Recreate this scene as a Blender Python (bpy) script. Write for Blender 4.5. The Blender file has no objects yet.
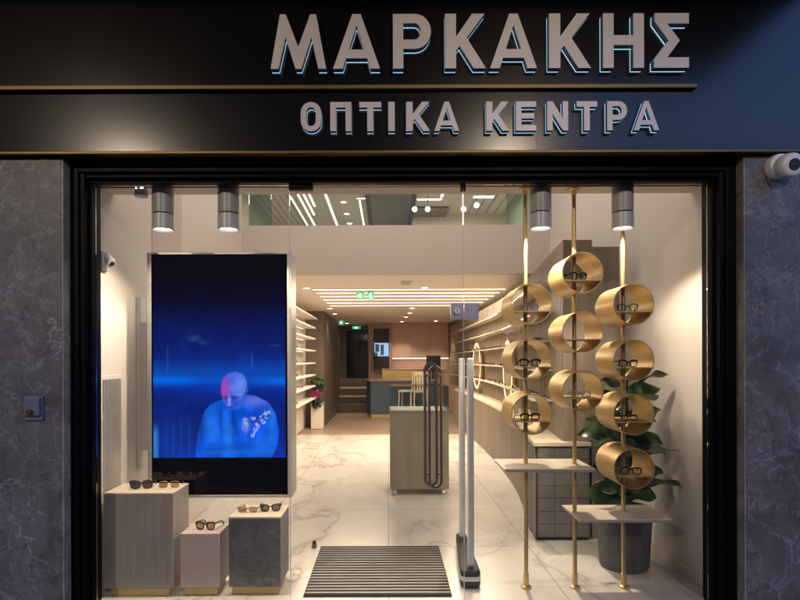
import bpy, bmesh, math, random
import numpy as np
from mathutils import Vector, Matrix
random.seed(7)
R = math.radians
S = bpy.context.scene
COL = S.collection

# ------------------------------------------------------------------ camera, world, sun, exposure
cd = bpy.data.cameras.new('camera'); cam = bpy.data.objects.new('camera', cd); COL.objects.link(cam)
cam.location = (0, 0, 1.6); cam.rotation_euler = (R(90), R(0.18), 0)
cd.sensor_width = 36; cd.lens = 25.2; cd.shift_x = 0.015; cd.shift_y = 0.075
cd.clip_start = 0.05; cd.clip_end = 400
S.camera = cam
S.view_settings.view_transform = 'Standard'; S.view_settings.look = 'None'
S.view_settings.exposure = 0; S.view_settings.gamma = 1
S.view_settings.use_curve_mapping = False
S.render.engine = 'CYCLES'
S.cycles.use_denoising = True
S.cycles.max_bounces = 8; S.cycles.diffuse_bounces = 6; S.cycles.glossy_bounces = 4
S.cycles.transparent_max_bounces = 16
S.cycles.caustics_reflective = False; S.cycles.caustics_refractive = False
S.cycles.sample_clamp_indirect = 4

SUN_EL, SUN_AZ = 3.0, 150.0
W = bpy.data.worlds.new('World'); S.world = W; W.use_nodes = True
nt = W.node_tree; nt.nodes.clear()
wo = nt.nodes.new('ShaderNodeOutputWorld'); bg = nt.nodes.new('ShaderNodeBackground')
sk = nt.nodes.new('ShaderNodeTexSky'); sk.sky_type = 'NISHITA'; sk.sun_disc = False
sk.sun_elevation = R(SUN_EL); sk.sun_rotation = R(SUN_AZ); sk.ozone_density = 4.0
tn = nt.nodes.new('ShaderNodeMix'); tn.data_type = 'RGBA'; tn.blend_type = 'MULTIPLY'; tn.inputs[0].default_value = 1
tn.inputs[7].default_value = (0.5, 0.68, 1.0, 1)          # the camera is balanced for the warm shop lamps
nt.links.new(sk.outputs[0], tn.inputs[6]); nt.links.new(tn.outputs[2], bg.inputs[0]); nt.links.new(bg.outputs[0], wo.inputs[0])
bg.inputs[1].default_value = 1.2
sl = bpy.data.lights.new('sun', 'SUN'); sl.energy = 0.03; sl.angle = R(20); sl.color = (0.5, 0.65, 1.0)
so = bpy.data.objects.new('sun', sl); COL.objects.link(so); so.rotation_euler = (R(60), 0, R(45)); so.location = (8, -8, 12)

WARM = (1.0, 0.80, 0.58); NEUT = (1.0, 0.86, 0.77)
def lamp(kind, loc, energy, color=WARM, size=0.1, size_y=None, rot=(0, 0, 0), angle=70, blend=0.5, parent=None, name='lamp_light', radius=0.03):
    l = bpy.data.lights.new(name, kind); l.energy = energy; l.color = color
    if kind == 'AREA':
        l.shape = 'RECTANGLE'; l.size = size; l.size_y = size_y or size
    elif kind == 'SPOT':
        l.spot_size = R(angle); l.spot_blend = blend; l.shadow_soft_size = radius
    else:
        l.shadow_soft_size = radius
    o = bpy.data.objects.new(name, l); COL.objects.link(o); o.location = loc; o.rotation_euler = rot
    if parent:
        o.parent = parent; o.location = Vector(loc) - wloc(parent)
    return o

# ------------------------------------------------------------------ helpers
def wloc(o):
    v = Vector((0, 0, 0))
    while o: v += Vector(o.location); o = o.parent
    return v

class MB:
    def __init__(s): s.v = []; s.f = []
    def add(s, vs, fs):
        n = len(s.v); s.v += [tuple(p) for p in vs]; s.f += [tuple(i + n for i in f) for f in fs]; return s
    def box(s, x0, x1, y0, y1, z0, z1):
        return s.add([(x, y, z) for z in (z0, z1) for x, y in ((x0, y0), (x1, y0), (x1, y1), (x0, y1))],
                     [(3, 2, 1, 0), (4, 5, 6, 7), (0, 1, 5, 4), (1, 2, 6, 5), (2, 3, 7, 6), (3, 0, 4, 7)])
    def quad(s, *p): return s.add(p, [tuple(range(len(p)))])
    def prism(s, poly, z0, z1):
        n = len(poly)
        return s.add([(x, y, z0) for x, y in poly] + [(x, y, z1) for x, y in poly],
                     [tuple(range(n))[::-1], tuple(range(n, 2 * n))] + [(i, (i + 1) % n, n + (i + 1) % n, n + i) for i in range(n)])
    def prism_y(s, poly, y0, y1):          # poly in x,z
        n = len(poly)
        return s.add([(x, y0, z) for x, z in poly] + [(x, y1, z) for x, z in poly],
                     [tuple(range(n)), tuple(range(n, 2 * n))[::-1]] + [(i, n + i, n + (i + 1) % n, (i + 1) % n) for i in range(n)])
    def tube(s, pts, r, seg=8, closed=False):
        pts = [Vector(p) for p in pts]; n = len(pts); rs = r if isinstance(r, (list, tuple)) else [r] * n
        ring = []; up = None; vs = []; fs = []
        for i, p in enumerate(pts):
            a = pts[i - 1] if (i > 0 or closed) else p
            b = pts[(i + 1) % n] if (i < n - 1 or closed) else p
            t = (b - a).normalized()
            if up is None:
                up = t.orthogonal().normalized()
            up = (up - t * up.dot(t))
            up = up.normalized() if up.length > 1e-6 else t.orthogonal().normalized()
            w = t.cross(up)
            for k in range(seg):
                c = 2 * math.pi * k / seg
                vs.append(p + (up * math.cos(c) + w * math.sin(c)) * rs[i])
        for i in range(n if closed else n - 1):
            j = (i + 1) % n
            for k in range(seg):
                fs.append((i * seg + k, i * seg + (k + 1) % seg, j * seg + (k + 1) % seg, j * seg + k))
        if not closed:
            fs.append(tuple(range(seg))[::-1]); fs.append(tuple((n - 1) * seg + k for k in range(seg)))
        return s.add(vs, fs)
    def lathe(s, prof, c=(0, 0, 0), seg=24, axis='z', caps=True):
        vs = []; fs = []; n = len(prof)
        for r, h in prof:
            for k in range(seg):
                a = 2 * math.pi * k / seg
                if axis == 'z': vs.append((c[0] + r * math.cos(a), c[1] + r * math.sin(a), c[2] + h))
                else: vs.append((c[0] + r * math.cos(a), c[1] + h, c[2] + r * math.sin(a)))
        for i in range(n - 1):
            for k in range(seg):
                fs.append((i * seg + k, i * seg + (k + 1) % seg, (i + 1) * seg + (k + 1) % seg, (i + 1) * seg + k))
        if caps:
            fs.append(tuple(range(seg))[::-1]); fs.append(tuple((n - 1) * seg + k for k in range(seg)))
        return s.add(vs, fs)
    def build(s, name, m, parent=None, smooth=False, bevel=0, label=None, kind=None, seg=2):
        me = bpy.data.meshes.new(name); off = wloc(parent) if parent else Vector((0, 0, 0))
        me.from_pydata([tuple(Vector(p) - off) for p in s.v], [], s.f)
        bm = bmesh.new(); bm.from_mesh(me); bmesh.ops.recalc_face_normals(bm, faces=bm.faces); bm.to_mesh(me); bm.free()
        me.materials.append(m)
        o = bpy.data.objects.new(name, me); COL.objects.link(o)
        if parent: o.parent = parent
        if smooth:
            for p in me.polygons: p.use_smooth = True
            e = o.modifiers.new('edges', 'EDGE_SPLIT'); e.split_angle = R(40)
        if bevel:
            b = o.modifiers.new('bevel', 'BEVEL'); b.width = bevel; b.segments = seg; b.limit_method = 'ANGLE'
        if label: o['label'] = label
        if kind: o['kind'] = kind
        return o

def tag(o, label, cat, group=None, kind=None):
    o['label'] = label; o['category'] = cat
    if group: o['group'] = group
    if kind: o['kind'] = kind
    return o
def thing(name, label, cat, loc=(0, 0, 0), group=None):
    o = bpy.data.objects.new(name, None); COL.objects.link(o); o.location = loc; o.empty_display_size = 0.1
    return tag(o, label, cat, group)
def struct(name, mb, m, **k): return mb.build(name, m, kind='structure', **k)
def dup(root, loc, rz, label=None, group=None):
    r = root.copy(); COL.objects.link(r); r.location = loc; r.rotation_euler = (0, 0, rz)
    if label: r['label'] = label
    if group: r['group'] = group
    for ch in list(root.children):
        c = ch.copy(); COL.objects.link(c); c.parent = r
        for g in list(ch.children):
            d = g.copy(); COL.objects.link(d); d.parent = c
    return r

# ------------------------------------------------------------------ materials
def newmat(name):
    m = bpy.data.materials.new(name); m.use_nodes = True
    return m, m.node_tree, m.node_tree.nodes['Principled BSDF']
def N(t, kind, **kw):
    n = t.nodes.new(kind)
    for k, v in kw.items():
        if k in n.inputs: n.inputs[k].default_value = v
        else: setattr(n, k, v)
    return n
def coords(t, scale=(1, 1, 1), rot=(0, 0, 0)):
    tc = N(t, 'ShaderNodeTexCoord'); mp = N(t, 'ShaderNodeMapping'); mp.inputs['Scale'].default_value = scale; mp.inputs['Rotation'].default_value = rot
    t.links.new(tc.outputs['Object'], mp.inputs[0]); return mp.outputs[0]
def mixc(t, f, a, b, blend='MIX'):
    n = N(t, 'ShaderNodeMix', data_type='RGBA', blend_type=blend)
    for s_, i in ((f, 0), (a, 6), (b, 7)):
        if hasattr(s_, 'default_value') or hasattr(s_, 'links'): t.links.new(s_, n.inputs[i])
        else: n.inputs[i].default_value = (*s_, 1) if isinstance(s_, tuple) else s_
    return n.outputs[2]
def mrange(t, v, a, b, c=0.0, d=1.0):
    n = N(t, 'ShaderNodeMapRange'); n.inputs[1].default_value = a; n.inputs[2].default_value = b; n.inputs[3].default_value = c; n.inputs[4].default_value = d
    t.links.new(v, n.inputs[0]); return n.outputs[0]
def vein(t, co, scale, width, dist=1.2, detail=5, seedoff=0.0):
    n = N(t, 'ShaderNodeTexNoise', Scale=scale, Detail=detail, Distortion=dist, Roughness=0.55)
    n.noise_dimensions = '4D'; n.inputs['W'].default_value = seedoff
    t.links.new(co, n.inputs['Vector'])
    s_ = N(t, 'ShaderNodeMath', operation='SUBTRACT'); s_.inputs[1].default_value = 0.5; t.links.new(n.outputs[0], s_.inputs[0])
    a = N(t, 'ShaderNodeMath', operation='ABSOLUTE'); t.links.new(s_.outputs[0], a.inputs[0])
    return mrange(t, a.outputs[0], 0, width, 1, 0)
def mul(t, a, b):
    n = N(t, 'ShaderNodeMath', operation='MULTIPLY'); t.links.new(a, n.inputs[0])
    if isinstance(b, (int, float)): n.inputs[1].default_value = b
    else: t.links.new(b, n.inputs[1])
    return n.outputs[0]

def plain(name, c, rough=0.5, metal=0.0, var=0.06, scale=6, stretch=(1, 1, 1), bump=0.0, spec=0.5, rv=.04):
    m, t, b = newmat(name)
    co = coords(t, stretch); n = N(t, 'ShaderNodeTexNoise', Scale=scale, Detail=4.0); t.links.new(co, n.inputs['Vector'])
    lo = tuple(max(0, x * (1 - var)) for x in c); hi = tuple(min(1, x * (1 + var)) for x in c)
    t.links.new(mixc(t, mrange(t, n.outputs[0], .3, .7), lo, hi), b.inputs['Base Color'])
    t.links.new(mrange(t, n.outputs[0], .3, .7, max(0.02, rough - rv), min(1, rough + rv)), b.inputs['Roughness'])
    b.inputs['Metallic'].default_value = metal; b.inputs['Specular IOR Level'].default_value = spec
    if bump:
        bp = N(t, 'ShaderNodeBump', Strength=bump, Distance=0.01); t.links.new(n.outputs[0], bp.inputs['Height']); t.links.new(bp.outputs[0], b.inputs['Normal'])
    return m
def emit(name, c, s):
    m, t, b = newmat(name); b.inputs['Base Color'].default_value = tuple(min(1, x) * .25 for x in c) + (1,)
    b.inputs['Emission Color'].default_value = (*c, 1); b.inputs['Emission Strength'].default_value = s
    return m
def glassy(name, tint=(1, 1, 1), refl=1.0, rough=0.0, base=0.0):
    m, t, b = newmat(name); t.nodes.remove(b); out = t.nodes['Material Output']
    tr = N(t, 'ShaderNodeBsdfTransparent'); tr.inputs[0].default_value = (*tint, 1)
    gl = N(t, 'ShaderNodeBsdfGlossy'); gl.inputs['Roughness'].default_value = rough
    fr = N(t, 'ShaderNodeFresnel', IOR=1.45); mx = N(t, 'ShaderNodeMixShader')
    mm = N(t, 'ShaderNodeMath', operation='MULTIPLY_ADD'); mm.inputs[1].default_value = refl; mm.inputs[2].default_value = base
    t.links.new(fr.outputs[0], mm.inputs[0]); t.links.new(mm.outputs[0], mx.inputs[0])
    t.links.new(tr.outputs[0], mx.inputs[1]); t.links.new(gl.outputs[0], mx.inputs[2]); t.links.new(mx.outputs[0], out.inputs[0])
    return m

def stone_mat(name, base, light, dark, rough=0.45):
    m, t, b = newmat(name); co = coords(t)
    n1 = N(t, 'ShaderNodeTexNoise', Scale=2.6, Detail=9.0, Roughness=.65, Distortion=.5); t.links.new(co, n1.inputs['Vector'])
    c = mixc(t, mrange(t, n1.outputs[0], .36, .64), tuple(x * .62 for x in base), tuple(x * 1.35 for x in base))
    n4 = N(t, 'ShaderNodeTexNoise', Scale=22.0, Detail=6.0, Roughness=.7); t.links.new(co, n4.inputs['Vector'])
    c = mixc(t, mrange(t, n4.outputs[0], .35, .7, 0, .45), c, tuple(x * .5 for x in base))
    n2 = N(t, 'ShaderNodeTexNoise', Scale=1.9, Detail=3.0); t.links.new(co, n2.inputs['Vector'])
    v1 = mul(t, vein(t, co, 1.5, .014, 1.6, 7, 1.0), mrange(t, n2.outputs[0], .44, .62, 0, .6))
    c = mixc(t, v1, c, light)
    v3 = mul(t, vein(t, co, 4.2, .02, .8, 8, 5.0), .2); c = mixc(t, v3, c, light)
    v2 = mul(t, vein(t, co, 2.3, .013, 1.9, 6, 9.0), .75); c = mixc(t, v2, c, dark)
    t.links.new(c, b.inputs['Base Color']); b.inputs['Roughness'].default_value = rough
    return m

def marble_floor():
    m, t, b = newmat('marble_floor'); co = coords(t, (1.15, .5, 1), (0, 0, R(38)))
    n2 = N(t, 'ShaderNodeTexNoise', Scale=.55, Detail=2.0); t.links.new(co, n2.inputs['Vector'])
    n1 = N(t, 'ShaderNodeTexNoise', Scale=1.4, Detail=6.0, Roughness=.6); t.links.new(co, n1.inputs['Vector'])
    c = mixc(t, mrange(t, n1.outputs[0], .35, .68), (.66, .63, .59), (.78, .76, .73))
    c = mixc(t, mul(t, vein(t, co, .75, .013, 1.1, 5, 3.0), mrange(t, n2.outputs[0], .41, .55, 0, .6)), c, (.30, .27, .24))
    c = mixc(t, mul(t, vein(t, co, .75, .045, 1.1, 6, 3.0), mrange(t, n2.outputs[0], .44, .58, 0, .35)), c, (.48, .43, .38))
    c = mixc(t, mul(t, vein(t, co, 1.9, .007, .9, 5, 12.0), mrange(t, n1.outputs[0], .45, .6, 0, .45)), c, (.42, .37, .32))
    br = N(t, 'ShaderNodeTexBrick', offset=0.0); br.inputs['Scale'].default_value = 1.0
    br.inputs['Brick Width'].default_value = 1.2; br.inputs['Row Height'].default_value = 1.2; br.inputs['Mortar Size'].default_value = .004
    br.inputs['Color1'].default_value = (1, 1, 1, 1); br.inputs['Color2'].default_value = (.95, .95, .95, 1); br.inputs['Mortar'].default_value = (.56, .54, .52, 1)
    t.links.new(coords(t), br.inputs['Vector'])
    t.links.new(mixc(t, 1.0, c, br.outputs[0], 'MULTIPLY'), b.inputs['Base Color'])
    n5 = N(t, 'ShaderNodeTexNoise', Scale=5.0, Detail=7.0, Roughness=.7); t.links.new(co, n5.inputs['Vector'])
    t.links.new(mrange(t, n5.outputs[0],   .3, .72, .19, .25), b.inputs['Roughness'])
    return m
def wood(name, c, axis='z', rough=.45, planks=None, contrast=.35, scale=10):
    m, t, b = newmat(name)
    st = {'z': (1, 1, .06), 'y': (1, .06, 1), 'x': (.06, 1, 1)}[axis]
    co = coords(t, st); n = N(t, 'ShaderNodeTexNoise', Scale=float(scale), Detail=6.0, Distortion=.6); t.links.new(co, n.inputs['Vector'])
    col = mixc(t, mrange(t, n.outputs[0], .3, .7), tuple(x * (1 - contrast) for x in c), tuple(x * (1 + contrast) for x in c))
    if planks:
        br = N(t, 'ShaderNodeTexBrick', offset=.5); br.inputs['Scale'].default_value = 1.0
        br.inputs['Brick Width'].default_value = planks[0]; br.inputs['Row Height'].default_value = planks[1]; br.inputs['Mortar Size'].default_value = .003
        br.inputs['Color1'].default_value = (1, 1, 1, 1); br.inputs['Color2'].default_value = (.8, .78, .76, 1); br.inputs['Mortar'].default_value = (.45, .42, .4, 1)
        t.links.new(coords(t), br.inputs['Vector']); col = mixc(t, 1.0, col, br.outputs[0], 'MULTIPLY')
    t.links.new(col, b.inputs['Base Color']); b.inputs['Roughness'].default_value = rough
    return m

M = dict(
    stone=stone_mat('grey_stone', (.116, .110, .109), (.42, .42, .44), (.045, .042, .045)),
    stone_edge=stone_mat('brown_stone_edge', (.27, .22, .17), (.4, .35, .3), (.10, .08, .06)),
    marble=marble_floor(),
    woodfloor=wood('wood_floor', (.34, .25, .18), 'x', .4, (1.4, .16)),
    white=plain('white_paint', (.78, .73, .69), .55, var=.02, scale=2),
    grey_paint_shade=plain('greige_paint_shade', (.62, .57, .52), .55, var=.02, scale=2),  # real paint, and the painted shade on the left wall
    ceil=plain('ceiling_paint', (.86, .79, .70), .7, var=.02),
    panel=plain('black_panel', (.004, .004, .005), .2, var=.15, scale=3, spec=.33, rv=.004),
    black=plain('black_frame', (.003, .003, .0035), .45, var=.1, spec=.08),
    matt_black=plain('matt_black', (.012, .012, .013), .6),
    brass=plain('brushed_brass_trim', (.14, .095, .042), .42, 1.0, var=.12, scale=8, stretch=(.2, 1, 1)),
    gold=plain('satin_gold', (.62, .45, .21), .42, .8, var=.08, scale=5, rv=.07),
    gold_pale=plain('pale_gold', (.72, .54, .27), .42, .7, var=.06),
    letter=plain('letter_face', (.55, .51, .51), .45, .2, var=.05),
    letter_side=plain('letter_side', (.26, .27, .30), .4, .3),
    glow=emit('letter_glow', (.42, .74, 1.0), 1.25),
    wood_ped=wood('ped_wood', (.40, .355, .315), 'z', .5, contrast=.13, scale=34),
    pink=plain('pale_pink_lacquer', (.68, .55, .52), .4, var=.03),
    cream=plain('cream_top', (.76, .67, .54), .4, var=.03),
    greystone=stone_mat('pedestal_stone', (.22, .22, .23), (.45, .45, .46), (.08, .08, .085), .5),
    silver=plain('silver_frame', (.68, .65, .62), .35, .6, var=.03),
    screenglass=plain('black_screen_glass', (.0002, .0002, .0003), .02, var=.02, spec=.25, rv=0),
    slat=wood('slat_wood', (.255, .21, .16), 'z', .5, contrast=.25),
    slat_dark=wood('dark_slat_wood', (.115, .085, .066), 'z', .45, contrast=.3),
    panel_wood=wood('panel_wood', (.25, .205, .165), 'z', .5, contrast=.22, scale=7),
    panel_grey=wood('panel_grey_wood', (.27, .24, .215), 'z', .5, contrast=.18, scale=7),
    counter_top=plain('counter_top', (.72, .63, .50), .35, var=.03),
    tile=plain('slate_tile', (.15, .145, .145), .5, var=.2, scale=4),
    olive=plain('grey_green_lacquer', (.24, .225, .18), .4, var=.04),
    navy=plain('navy_lacquer', (.055, .095, .15), .35, var=.05),
    rose=plain('rose_panel', (.50, .34, .29), .5, var=.03),
    rose_brown=plain('rose_brown_panel', (.36, .23, .19), .5, var=.04),
    bronze=plain('dark_bronze', (.15, .12, .09), .4, .3, var=.1),
    lock=plain('blue_grey_steel', (.40, .42, .50), .3, .75, var=.05),
    alu=plain('white_aluminium', (.66, .67, .71), .35, .05, var=.04),
    lampbody=plain('grey_lamp_body', (.46, .45, .45), .4, .05, var=.04),
    lampglow=emit('lamp_lens', (1, .88, .7), 5.0),
    led=emit('led_strip', (1, .80, .58), 4.0),
    led_white=emit('led_strip_white', (1, .90, .74), 3.5),
    shelf_led=emit('shelf_led', (1, .84, .66), 1.8),
    spot=emit('spot_lens', (1, .86, .66), 6.0),
    exit_green=emit('exit_green', (.06, .55, .28), .8),
    exit_white=emit('exit_white', (.85, 1, .92), 1.5),
    glass=glassy('shop_glass', (.97, .98, .975), .9),
    thin_glass=glassy('clear_glass', (.93, .96, .95), .9),
    teal_glass=glassy('teal_glass', (.62, .74, .71), 1.0, base=.02),
    dark_glass=plain('dark_door_glass', (.006, .007, .009), .08, spec=.3),
    lens_clear=glassy('clear_lens', (.86, .88, .88), 1.2),
    lens_dark=glassy('dark_lens', (.10, .09, .10), 1.5, base=.03),
    lens_brown=glassy('brown_lens', (.42, .28, .20), 1.3, base=.02),
    acetate=plain('black_acetate', (.012, .012, .013), .2),
    acetate_red=plain('dark_red_acetate', (.10, .018, .022), .2),
    acetate_clear=plain('clear_acetate', (.45, .42, .38), .2),
    acetate_pink=plain('nude_acetate', (.62, .44, .36), .25),
    tortoise=plain('tortoise_acetate', (.05, .028, .014), .2, var=.7, scale=60),
    wire=plain('gold_wire', (.62, .42, .18), .25, 1.0),
    pot=plain('concrete_pot', (.085, .085, .088), .75, var=.25, scale=9, bump=.15),
    soil=plain('soil', (.03, .022, .015), .95, var=.4, scale=40),
    bark=plain('bark', (.10, .075, .05), .9, var=.4, scale=30, bump=.3),
    leaf=plain('fig_leaf', (.05, .105, .028), .35, var=.45, scale=5),
    leaf_far=plain('bush_leaf', (.03, .06, .02), .5, var=.4, scale=9),
    magenta=plain('magenta_flower', (.30, .02, .12), .5, var=.3, scale=20),
    mat_rib=plain('mat_rib', (.022, .022, .023), .8, var=.3, scale=60),
    mat_alu=plain('mat_aluminium', (.60, .58, .55), .45, .3),
    plastic=plain('white_plastic', (.66, .66, .67), .4, var=.03),
    key_grey=plain('blue_grey_box', (.16, .17, .22), .4, .4),
    rubber=plain('dark_rubber', (.02, .02, .022), .6),
    pale=plain('pale_cream', (.72, .66, .52), .5, var=.04),
    upceil=plain('upper_ceiling_paint', (.50, .48, .44), .7, var=.03),
    upwall=plain('upper_cream_wall', (.62, .60, .48), .7, var=.03),
    darkgreen=plain('dark_green_grey', (.075, .085, .075), .4, var=.1),
    asphalt=plain('asphalt', (.05, .05, .052), .9, var=.3, scale=40, bump=.3),
    pave=plain('paving', (.22, .21, .20), .8, var=.15, scale=12),
    facade=plain('far_facade', (.06, .055, .05), .8, var=.2, scale=1.5),
    concrete=plain('canopy_concrete', (.07, .07, .07), .8, var=.2),
)

# ------------------------------------------------------------------ street side (behind the camera: seen only mirrored in panel and glass)
struct('street', MB().quad((-60, -30, -.14), (60, -30, -.14), (60, 2.2, -.14), (-60, 2.2, -.14)), M['asphalt'])
struct('pavement', MB().box(-60, 60, 1.0, 3.55, -.13, -.012), M['pave'], bevel=.02)
t = thing('apartment_block', 'dark unlit apartment block across the street from the shop', 'building', (-8, -16, -.14))
MB().box(-30, 6.3, -24, -14, -.14, 17).build('wall', M['facade'], t)
t = thing('low_building', 'low dark building across the street, right of the apartment block', 'building', (18, -16, -.14))
MB().box(6.35, 40, -26, -16, -.14, 9.2).build('wall', M['facade'], t)
def street_lamp(x, y, z, e, label):
    t = thing('street_lamp', label, 'street lamp', (x, y, -.13))
    MB().tube([(x, y, -.13), (x, y, z - .1)], [.06, .04], 10).build('pole', M['matt_black'], t, smooth=True)
    MB().lathe([(.05, .12), (.16, .04), (.16, 0)], (x, y, z), 16).build('lamp_head', M['matt_black'], t, smooth=True)
    MB().lathe([(.13, -.02), (.13, -.001)], (x, y, z), 16).build('lamp_lens', M['lampglow'], t)
    lamp('POINT', (x, y, z - .2), e, (1.0, .80, .60), parent=t, radius=.16)
street_lamp(-6.2, -6.6, 6.25, 1650, 'tall street lamp at the kerb across the street, left one')
street_lamp(2.75, -6.6, 6.45, 1250, 'tall street lamp at the kerb across the street, right one')

# ------------------------------------------------------------------ facade
t = thing('balcony_slab', 'dark balcony slab projecting over the shop sign', 'balcony', (0, 2.5, 4.25))
MB().box(-9, 3.04, 1.5, 3.7, 4.25, 4.42).build('slab', M['concrete'], t)
struct('facade_wall', MB().box(-9, 9, 3.72, 3.9, 4.42, 9).box(-9, 9, 3.72, 3.9, 2.88, 4.42).box(-9, -2.3, 3.62, 3.9, -.1, 2.9).box(2.5, 9, 3.62, 3.9, -.1, 2.9), M['concrete'])

def stone_pillar(x0, x1, inner, label):
    t = thing('stone_pillar', label, 'pillar', ((x0 + x1) / 2, 3.55, -.012))
    MB().box(x0, x1, 3.48, 3.60, -.012, 2.862).build('stone_cladding', M['stone'], t, bevel=.003)
    # polished edge strip turned towards the window
    if inner > 0: MB().box(x1 + .0005, x1 + .012, 3.484, 3.60, -.012, 2.860).build('edge_strip', M['stone_edge'], t)
    else: MB().box(x0 - .012, x0 - .0005, 3.484, 3.60, -.012, 2.860).build('edge_strip', M['stone_edge'], t)
    return t
stone_pillar(-9, -2.030, 1, 'grey veined stone pillar left of the window, carrying the small key box')
pr = stone_pillar(2.227, 9, -1, 'bluish grey veined stone pillar right of the window, under the white camera')

# sign
SG = thing('shop_sign', 'long black shop sign with grey backlit Greek letters and brass trim', 'sign', (0, 3.45, 2.84))
MB().box(-9, 9, 3.452, 3.70, 3.2685, 4.245).build('upper_panel', M['panel'], SG)
MB().add([(-9, 3.485, 2.885), (.9165, 3.4515, 2.885), (.9165, 3.4515, 3.268), (-9, 3.485, 3.268), (-9, 3.7, 2.885), (.9165, 3.7, 2.885), (.9165, 3.7, 3.268), (-9, 3.7, 3.268)],
         [(0, 1, 2, 3), (4, 7, 6, 5), (0, 4, 5, 1), (3, 2, 6, 7), (0, 3, 7, 4), (1, 5, 6, 2)]).build('lower_panel', M['panel'], SG)
MB().add([(.918, 3.452, 2.885), (9, 3.452, 2.885), (9, 3.452, 3.268), (.918, 3.452, 3.268), (.918, 3.7, 2.885), (9, 3.7, 2.885), (9, 3.7, 3.268), (.918, 3.7, 3.268)],
         [(0, 1, 2, 3), (4, 7, 6, 5), (0, 4, 5, 1), (3, 2, 6, 7), (0, 3, 7, 4), (1, 5, 6, 2)]).build('lower_panel', M['panel'], SG)
MB().box(-9, 1.895, 3.42, 3.4485, 3.258, 3.284).build('brass_trim', M['brass'], SG, bevel=.003)
MB().box(-9, 9, 3.425, 3.66, 2.866, 2.884).build('brass_trim', M['brass'], SG, bevel=.003)

def arc(cx, cz, rx, rz, a0, a1, n=10):
    return [(cx + rx * math.cos(R(a0 + (a1 - a0) * i / n)), cz + rz * math.sin(R(a0 + (a1 - a0) * i / n))) for i in range(n + 1)]
def rrect(x0, x1, z0, z1, r, rz, n=6):
    return arc(x1 - r, z0 + rz, r, rz, -90, 0, n) + arc(x1 - r, z1 - rz, r, rz, 0, 90, n) + arc(x0 + r, z1 - rz, r, rz, 90, 180, n) + arc(x0 + r, z0 + rz, r, rz, 180, 270, n)
GLY = {
    'M': [[(0, 0), (.17, 1), (.275, 1), (.5, .40), (.715, 1), (.82, 1), (1, 0), (.86, 0), (.735, .58), (.55, 0), (.45, 0), (.27, .58), (.14, 0)]],
    'A': [[(0, 0), (.41, 1), (.59, 1), (1, 0), (.795, 0), (.725, .19), (.275, .19), (.205, 0)], [(.335, .35), (.665, .35), (.5, .79)]],
    'P': [[(0, 0), (0, 1), (.58, 1)] + arc(.58, .68, .42, .32, 90, -90, 12)[1:] + [(.27, .36), (.27, 0)],
          [(.27, .53), (.27, .83), (.56, .83)] + arc(.56, .68, .17, .15, 90, -90, 10)[1:]],
    'K': [[(0, 0), (0, 1), (.27, 1), (.27, .58), (.66, 1), (.97, 1), (.53, .56), (1, 0), (.70, 0), (.36, .41), (.27, .33), (.27, 0)]],
    'H': [[(0, 0), (0, 1), (.26, 1), (.26, .60), (.74, .60), (.74, 1), (1, 1), (1, 0), (.74, 0), (.74, .42), (.26, .42), (.26, 0)]],
    'S': [[(0, 0), (1, 0), (1, .19), (.38, .19), (.74, .5), (.38, .81), (1, .81), (1, 1), (.02, 1), (.02, .85), (.42, .5), (0, .15)]],
    'O': [rrect(0, 1, 0, 1, .48, .36), rrect(.27, .73, .18, .82, .22, .18)],
    'U': [[(0, 0), (0, 1), (1, 1), (1, 0), (.73, 0), (.73, .81), (.27, .81), (.27, 0)]],
    'T': [[(.36, 0), (.36, .81), (0, .81), (0, 1), (1, 1), (1, .81), (.64, .81), (.64, 0)]],
    'I': [[(0, 0), (0, 1), (1, 1), (1, 0)]],
    'E': [[(0, 0), (0, 1), (1, 1), (1, .81), (.28, .81), (.28, .60), (.9, .60), (.9, .42), (.28, .42), (.28, .19), (1, .19), (1, 0)]],
    'N': [[(0, 0), (0, 1), (.26, 1), (.74, .42), (.74, 1), (1, 1), (1, 0), (.76, 0), (.26, .58), (.26, 0)]],
    '1': [[(.5, 0), (.5, .80), (.1, .62), (.1, .78), (.55, 1), (.72, 1), (.72, 0)]],
    '0': [rrect(0, 1, 0, 1, .48, .36), rrect(.18, .82, .14, .86, .30, .26)],
}
def glyph_mesh(ch, x0, x1, z0, z1, yf, yb, grow=0.0):
    cu = bpy.data.curves.new('glyph', 'CURVE'); cu.dimensions = '2D'; cu.fill_mode = 'BOTH'; cu.extrude = (yb - yf) / 2; cu.offset = grow
    for lp in GLY[ch]:
        sp = cu.splines.new('POLY'); sp.points.add(len(lp) - 1); sp.use_cyclic_u = True
        for p, (x, z) in zip(sp.points, lp): p.co = (x0 + (x1 - x0) * x, z0 + (z1 - z0) * z, 0, 1)
    o = bpy.data.objects.new('glyph', cu); COL.objects.link(o)
    me = bpy.data.meshes.new_from_object(o.evaluated_get(bpy.context.evaluated_depsgraph_get()))
    bpy.data.objects.remove(o); ym = (yf + yb) / 2
    mb = MB(); mb.add([(v.co.x, ym - v.co.z, v.co.y) for v in me.vertices], [tuple(p.vertices) for p in me.polygons])
    bpy.data.meshes.remove(me); return mb
def letter(ch, u0, u1, z0, z1, yf, yb, parent, label=None):
    k = yf / 560; x0 = (u0 - 388) * k; x1 = (u1 - 388) * k
    o = glyph_mesh(ch, x0, x1, z0, z1, yf, yf + .004).build('letter', M['letter'], parent)
    glyph_mesh(ch, x0, x1, z0, z1, yf + .0045, yb - .0105).build('letter_side', M['letter_side'], o)
    glyph_mesh(ch, x0, x1, z0, z1, yb - .010, yb - .003).build('letter_glow', M['glow'], o)
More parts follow.
